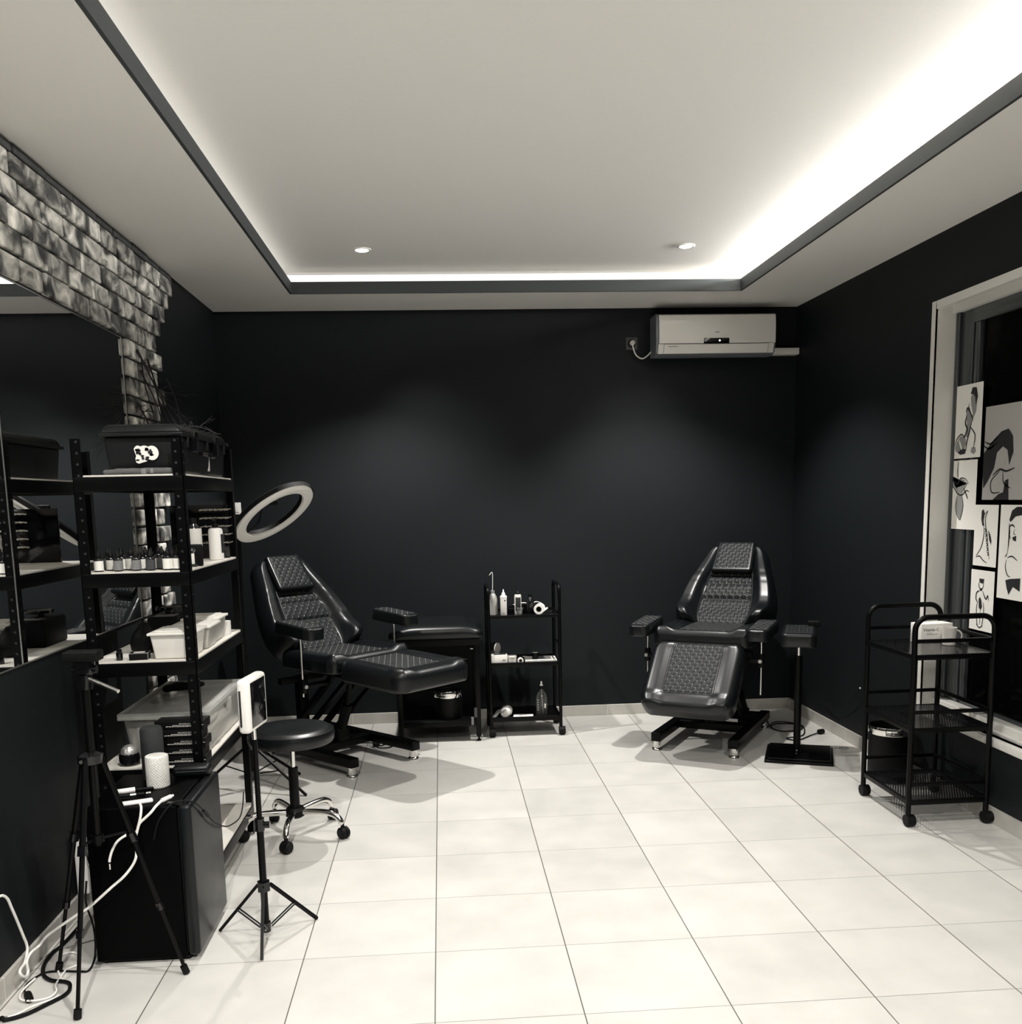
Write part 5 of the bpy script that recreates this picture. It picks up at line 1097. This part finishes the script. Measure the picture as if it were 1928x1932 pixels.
cable('charging_cable', 'thin white cable looped on the floor beside the camera tripod', [(x, y, 0.005) for x, y in [(-1.369, 2.819), (-1.348, 2.833), (-1.317, 2.878), (-1.273, 2.917), (-1.237, 2.964), (-1.252, 3.014), (-1.291, 3.045), (-1.325, 3.099), (-1.355, 3.177), (-1.36, 3.226), (-1.325, 3.237), (-1.292, 3.2), (-1.277, 3.145), (-1.302, 3.115)]] + [(x, y, 0.010) for x, y in [(-1.299, 3.051), (-1.294, 2.997), (-1.276, 2.958), (-1.283, 2.918), (-1.323, 2.903), (-1.364, 2.912), (-1.382, 2.94), (-1.388, 2.987), (-1.38, 3.05)]], 0.0032, 'white', lambda o: [('plug', MB().box((-0.012, -0.018, -0.004), (0.002, 0.002, 0.003)), 'chrome')], 5)
cable('power_cable', 'thick black cable snaking over the floor at the bottom left corner', [(x, y, 0.007) for x, y in [(-1.40, 2.66), (-1.386, 2.806), (-1.368, 2.80), (-1.32, 2.825), (-1.278, 2.878), (-1.24, 2.939), (-1.246, 2.992), (-1.271, 3.021), (-1.325, 3.038), (-1.366, 3.081), (-1.392, 3.152), (-1.397, 3.236), (-1.386, 3.303)]] + [(-1.37, 3.42, 0.02)], 0.0065, 'rubber')
cable('power_cable', 'thin black cable ending in a plug on the floor beside the tripod', [(-1.359, 2.942, 0.012)] + [(x, y, 0.0045) for x, y in [(-1.389, 2.987), (-1.395, 3.035), (-1.373, 3.093), (-1.33, 3.105), (-1.256, 3.094), (-1.225, 3.099), (-1.236, 3.182)]] + [(-1.235, 3.20, 0.06), (-1.235, 3.19, 0.13), (-1.235, 3.15, 0.22), (-1.235, 3.17, 0.29)], 0.0035, 'rubber', lambda o: [('plug', MB().cyl((0, 0, 0), (0.02, -0.035, 0), 0.0125, 10), 'rubber'), ('pin', MB().cyl((0.02, -0.035, 0.004), (0.028, -0.048, 0.004), 0.0022, 6).cyl((0.024, -0.031, -0.002), (0.032, -0.044, -0.002), 0.0022, 6), 'chrome')])
cable('usb_cable', 'thin dark cable draped over the fridge corner to the shelving', [(-0.98, 3.10, 0.45), (-0.962, 3.105, 0.51), (-0.925, 3.125, 0.558), (-0.899, 3.14, 0.566), (-0.868, 3.145, 0.562), (-0.852, 3.165, 0.545), (-0.850, 3.257, 0.489), (-0.850, 3.37, 0.411), (-0.850, 3.521, 0.341), (-0.86, 3.669, 0.295), (-0.87, 3.866, 0.256), (-0.875, 3.962, 0.274), (-0.88, 4.02, 0.32)], 0.0026, 'rubber', lambda o: [('connector', MB().cyl((0.129, 0.145, 0.045), (0.130, 0.20, 0.008), 0.006, 8), 'blackmat')])
t = thing('power_strip', 'white power strip hanging on the left wall behind the tripod', 'power strip', (-1.40, 3.59, 0.085))
obj('housing', MB().box((-0.022, -0.035, 0.0), (0.022, 0.03, 0.215), ch=0.006), 'white', t)
obj('cord', MB().tube(spline([(0.024, -0.03, 0.20), (0.03, -0.04, 0.14), (0.026, 0.0, 0.09), (0.03, 0.02, 0.05)], 5), 0.003, 6), 'rubber', t)
# mains leads of the treatment chairs
def lead(label, pts, plug): 
    return cable('mains_lead', label, pts, 0.004, 'rubber', lambda o: [('plug', MB().cyl(Vector(plug) - o, Vector(plug) - o + Vector((0.035, 0.015, 0)), 0.016, 10), 'rubber')])
lead('tangled black mains lead with plug on the floor behind the arm rest stand', [(2.10, 6.02, 0.08), (2.12, 6.0, 0.015), (2.20, 6.10, 0.006), (2.33, 6.06, 0.006), (2.30, 5.92, 0.006), (2.16, 5.90, 0.006), (2.13, 6.02, 0.010), (2.22, 6.14, 0.010), (2.34, 6.02, 0.010), (2.26, 5.78, 0.006), (2.13, 5.72, 0.006), (2.18, 5.66, 0.006), (2.30, 5.76, 0.006), (2.37, 5.80, 0.012)], (2.37, 5.80, 0.017))
lead('black mains lead and plug hanging below the left chair', [(-0.55, 5.95, 0.11), (-0.48, 5.97, 0.03), (-0.43, 5.93, 0.006), (-0.38, 5.98, 0.006), (-0.34, 5.94, 0.006), (-0.37, 5.88, 0.006), (-0.43, 5.86, 0.010), (-0.47, 5.92, 0.014)], (-0.47, 5.92, 0.018))
t = thing('power_brick', 'black power brick on the floor behind the right chair', 'power brick', (2.04, 6.10, 0), radians(20))
obj('housing', MB().box((-0.10, -0.04, 0.0), (0.08, 0.04, 0.055), ch=0.01), 'blackmat', t)
cable('power_cable', 'thin dark cord with a bright tip running down the right wall', [(2.43, 4.95, 0.36), (2.445, 5.2, 0.37), (2.455, 5.40, 0.375), (2.455, 5.45, 0.34), (2.455, 5.6, 0.24), (2.455, 5.75, 0.17), (2.455, 5.95, 0.19)], 0.0022, 'rubber', lambda o: [('metal_tip', MB().sphere(tuple(Vector((2.452, 5.40, 0.378)) - o), 0.006, 8), 'offwhite')])
t = thing('hair_tie', 'thin dark loop lying on the floor near the right wall', 'hair tie', (2.385, 5.45, 0))
obj('loop', MB().tube([(0.028 * cos(2 * pi * k / 24), 0.022 * sin(2 * pi * k / 24), 0.0022) for k in range(24)], 0.0022, 6, closed=True).tube(spline([(-0.028, 0, 0.0022), (-0.05, 0.012, 0.0022), (-0.055, -0.01, 0.0022)], 5), 0.0018, 6), 'grey', t)

# ------------------------------------------------------------------ drawings taped to the window
PX = GX - 0.030
def poster(label, y0, z0, w_, h_, shapes, paper='paper', tilt=0):
    # local frame: a runs towards the camera (-Y), b upwards; origin at the lower left corner
    t = thing('ink_drawing', label, 'drawing', (PX, y0, z0), 0, 'ink drawings taped inside the window')
    t.rotation_euler = (radians(tilt), 0, 0)
    obj('sheet', MB().box((-0.0003, -w_, 0), (0.0006, 0, h_)), paper, t, smooth=False)
    for key in ('wash', 'ink', 'paper', 'greypaper'):
        mb = MB(); x = {'wash': -0.0009, 'ink': -0.0015, 'paper': -0.0021, 'greypaper': -0.0012}[key]
        for sh in shapes:
            if sh[0] != key: continue
            if sh[1] == 'fill':
                n = len(mb.v); mb.v += [(x, -a * w_, b * h_) for a, b in sh[2]]; mb.f.append(tuple(range(n, n + len(sh[2])))); mb.mi.append(0)
            else:
                pts = spline([(a * w_, b * h_, 0) for a, b in sh[2]], 6); r = sh[3]; N_ = len(pts); vs = []
                for i, p in enumerate(pts):
                    d = (pts[min(i + 1, N_ - 1)] - pts[max(i - 1, 0)]); nn = Vector((-d.y, d.x, 0)); nn = nn.normalized() if nn.length > 0 else Vector((0, 1, 0))
                    rr = r * (0.35 + 0.65 * sin(pi * (i + 0.5) / N_)); vs += [(x, -(p.x + nn.x * rr), p.y + nn.y * rr), (x, -(p.x - nn.x * rr), p.y - nn.y * rr)]
                mb.add(vs, [(2 * i, 2 * i + 1, 2 * i + 3, 2 * i + 2) for i in range(N_ - 1)])
        if mb.v: obj({'wash': 'ink_wash', 'ink': 'ink_lines', 'paper': 'highlight', 'greypaper': 'toned_area'}[key], mb, key, t, smooth=False)
    return t
F_, K_ = 'fill', 'line'
poster('drawing of a kneeling figure with raised arms, topmost on the window', 4.745, 1.687, 0.252, 0.355, [
    ('wash', F_, [(0.42, 0.30), (0.5, 0.45), (0.45, 0.58), (0.52, 0.72), (0.62, 0.85), (0.72, 0.9), (0.82, 0.8), (0.80, 0.62), (0.68, 0.50), (0.62, 0.4), (0.56, 0.28)]),
    ('wash', F_, [(0.12, 0.10), (0.14, 0.22), (0.28, 0.31), (0.45, 0.30), (0.5, 0.2), (0.42, 0.1), (0.3, 0.07)]),
    ('ink', F_, [(0.58, 0.86), (0.64, 0.95), (0.78, 0.94), (0.84, 0.82), (0.78, 0.70), (0.74, 0.82), (0.66, 0.86)]),
    ('ink', K_, [(0.45, 0.62), (0.5, 0.68), (0.62, 0.60), (0.70, 0.50)], 0.006), ('ink', K_, [(0.48, 0.58), (0.44, 0.48), (0.52, 0.38), (0.40, 0.28)], 0.006),
    ('ink', K_, [(0.66, 0.50), (0.60, 0.36), (0.52, 0.22), (0.50, 0.10)], 0.005), ('ink', K_, [(0.12, 0.12), (0.12, 0.24), (0.3, 0.33), (0.46, 0.28)], 0.004),
    ('ink', F_, [(0.2, 0.08), (0.35, 0.14), (0.5, 0.12), (0.48, 0.06), (0.3, 0.05)]), ('ink', K_, [(0.62, 0.42), (0.8, 0.3), (0.76, 0.12)], 0.004),
    ('wash', F_, [(0.66, 0.08), (0.70, 0.14), (0.82, 0.14), (0.86, 0.08), (0.78, 0.04)]), ('paper', K_, [(0.58, 0.82), (0.6, 0.7), (0.68, 0.58)], 0.008), ('paper', K_, [(0.25, 0.25), (0.3, 0.18), (0.36, 0.12)], 0.006)], tilt=0)
poster('drawing of two clasped hands, left below the topmost sheet on the window', 4.762, 1.337, 0.250, 0.340, [
    ('wash', F_, [(0.0, 0.80), (0.0, 0.68), (0.25, 0.60), (0.32, 0.68), (0.42, 0.74), (0.55, 0.72), (0.68, 0.66), (0.62, 0.60), (0.5, 0.52), (0.35, 0.52), (0.2, 0.66)]),
    ('wash', F_, [(0.36, 0.50), (0.5, 0.52), (0.56, 0.35), (0.52, 0.22), (0.44, 0.14), (0.34, 0.25), (0.3, 0.38)]),
    ('ink', K_, [(0.0, 0.80), (0.15, 0.72), (0.32, 0.66), (0.42, 0.74), (0.6, 0.73), (0.72, 0.66)], 0.003), ('ink', K_, [(0.32, 0.99), (0.30, 0.85), (0.34, 0.74)], 0.003),
    ('ink', K_, [(0.0, 0.68), (0.2, 0.60), (0.34, 0.52), (0.5, 0.5), (0.66, 0.56), (0.76, 0.54)], 0.004), ('ink', K_, [(0.55, 0.6), (0.66, 0.5), (0.72, 0.44)], 0.004),
    ('ink', K_, [(0.34, 0.5), (0.28, 0.34), (0.36, 0.2), (0.46, 0.13)], 0.003), ('ink', K_, [(0.5, 0.48), (0.56, 0.34), (0.5, 0.18), (0.46, 0.13)], 0.003)])
poster('large toned drawing of a long-haired person, right of the topmost sheet', 4.460, 1.483, 0.46, 0.435, [
    ('ink', F_, [(0.0, 0.30), (0.0, 0.50), (0.14, 0.62), (0.30, 0.72), (0.42, 0.74), (0.50, 0.66), (0.52, 0.50), (0.46, 0.36), (0.42, 0.52), (0.34, 0.56), (0.24, 0.50), (0.20, 0.34), (0.10, 0.20), (0.02, 0.12)]),
    ('ink', K_, [(0.0, 0.58), (0.1, 0.55), (0.22, 0.60)], 0.005), ('ink', K_, [(0.01, 0.63), (0.12, 0.60), (0.25, 0.68)], 0.004),
    ('greypaper', F_, [(0.22, 0.50), (0.26, 0.40), (0.30, 0.34), (0.38, 0.36), (0.42, 0.5), (0.34, 0.56)]),
    ('greypaper', F_, [(0.04, 0.0), (0.05, 0.16), (0.16, 0.26), (0.36, 0.32), (0.50, 0.30), (0.62, 0.24), (0.66, 0.0)]),
    ('ink', K_, [(0.18, 0.26), (0.30, 0.32), (0.42, 0.30), (0.55, 0.33)], 0.005), ('ink', K_, [(0.30, 0.30), (0.16, 0.2), (0.18, 0.08), (0.32, 0.08)], 0.004), ('ink', K_, [(0.36, 0.30), (0.38, 0.18), (0.50, 0.12)], 0.004),
    ('ink', F_, [(0.20, 0.0), (0.30, 0.06), (0.38, 0.08), (0.40, 0.20), (0.46, 0.22), (0.48, 0.0)]), ('greypaper', F_, [(0.25, 0.01), (0.34, 0.05), (0.34, 0.01)])], paper='greypaper')
poster('drawing of a slim standing figure seen from behind, centre of the window sheets', 4.512, 1.166, 0.196, 0.293, [
    ('ink', F_, [(0.30, 0.90), (0.38, 0.93), (0.44, 0.86), (0.40, 0.74), (0.44, 0.66), (0.36, 0.66), (0.30, 0.76)]), ('ink', K_, [(0.42, 0.84), (0.56, 0.90), (0.48, 0.80), (0.50, 0.66), (0.58, 0.52), (0.64, 0.34), (0.72, 0.12)], 0.003),
    ('ink', F_, [(0.62, 0.60), (0.72, 0.52), (0.78, 0.42), (0.76, 0.36), (0.68, 0.44)]), ('ink', K_, [(0.42, 0.66), (0.44, 0.5), (0.34, 0.3), (0.14, 0.16)], 0.003)] +
    [('ink', K_, [(0.46 + 0.03 * k, 0.62 - 0.075 * k), (0.53 + 0.03 * k, 0.58 - 0.075 * k), (0.48 + 0.03 * k, 0.56 - 0.075 * k)], 0.0035) for k in range(6)] + [('ink', K_, [(0.14, 0.14), (0.3, 0.16), (0.45, 0.1), (0.62, 0.06)], 0.003)])
poster('large drawing of a dark-haired face with a bare shoulder, rightmost on the window', 4.297, 1.028, 0.30, 0.432, [
    ('ink', F_, [(0.24, 0.84), (0.30, 0.94), (0.42, 0.98), (0.60, 0.98), (0.60, 0.90), (0.40, 0.88), (0.28, 0.82)]), ('ink', F_, [(0.24, 0.82), (0.28, 0.72), (0.26, 0.56), (0.22, 0.46), (0.16, 0.44), (0.24, 0.50)]),
    ('ink', K_, [(0.27, 0.80), (0.26, 0.70), (0.30, 0.64)], 0.003), ('ink', K_, [(0.27, 0.775), (0.33, 0.79), (0.39, 0.765)], 0.004), ('ink', F_, [(0.34, 0.66), (0.44, 0.68), (0.44, 0.62), (0.36, 0.63)]), ('ink', K_, [(0.40, 0.75), (0.37, 0.70), (0.42, 0.69)], 0.002),
    ('ink', K_, [(0.22, 0.42), (0.20, 0.34), (0.26, 0.26), (0.34, 0.24)], 0.003), ('ink', K_, [(0.24, 0.44), (0.36, 0.46), (0.50, 0.42)], 0.003),
    ('ink', F_, [(0.22, 0.20), (0.34, 0.22), (0.60, 0.24), (0.60, 0.10), (0.42, 0.14), (0.32, 0.05), (0.26, 0.12)])])
poster('drawing of a masked dancer with one hand raised, lowest on the window', 4.518, 0.853, 0.198, 0.293, [
    ('ink', F_, [(0.36, 0.86), (0.58, 0.86), (0.56, 0.80), (0.50, 0.78), (0.40, 0.80)]), ('ink', K_, [(0.38, 0.82), (0.36, 0.74), (0.44, 0.69), (0.54, 0.72), (0.56, 0.80)], 0.003), ('ink', F_, [(0.40, 0.70), (0.52, 0.70), (0.5, 0.66), (0.42, 0.66)]),
    ('ink', K_, [(0.40, 0.66), (0.28, 0.62), (0.26, 0.52), (0.34, 0.46)], 0.004), ('ink', K_, [(0.54, 0.66), (0.62, 0.58), (0.70, 0.54), (0.76, 0.60), (0.80, 0.52)], 0.004),
    ('ink', F_, [(0.38, 0.52), (0.44, 0.56), (0.50, 0.50), (0.54, 0.40), (0.48, 0.34), (0.40, 0.38)]), ('ink', K_, [(0.34, 0.48), (0.30, 0.34), (0.34, 0.14), (0.38, 0.08)], 0.003), ('ink', K_, [(0.58, 0.48), (0.62, 0.34), (0.58, 0.14), (0.56, 0.08)], 0.003),
    ('ink', K_, [(0.47, 0.34), (0.47, 0.2), (0.46, 0.10)], 0.002), ('ink', K_, [(0.32, 0.10), (0.45, 0.05), (0.60, 0.09)], 0.003), ('ink', K_, [(0.76, 0.24), (0.8, 0.26), (0.84, 0.23)], 0.002)])
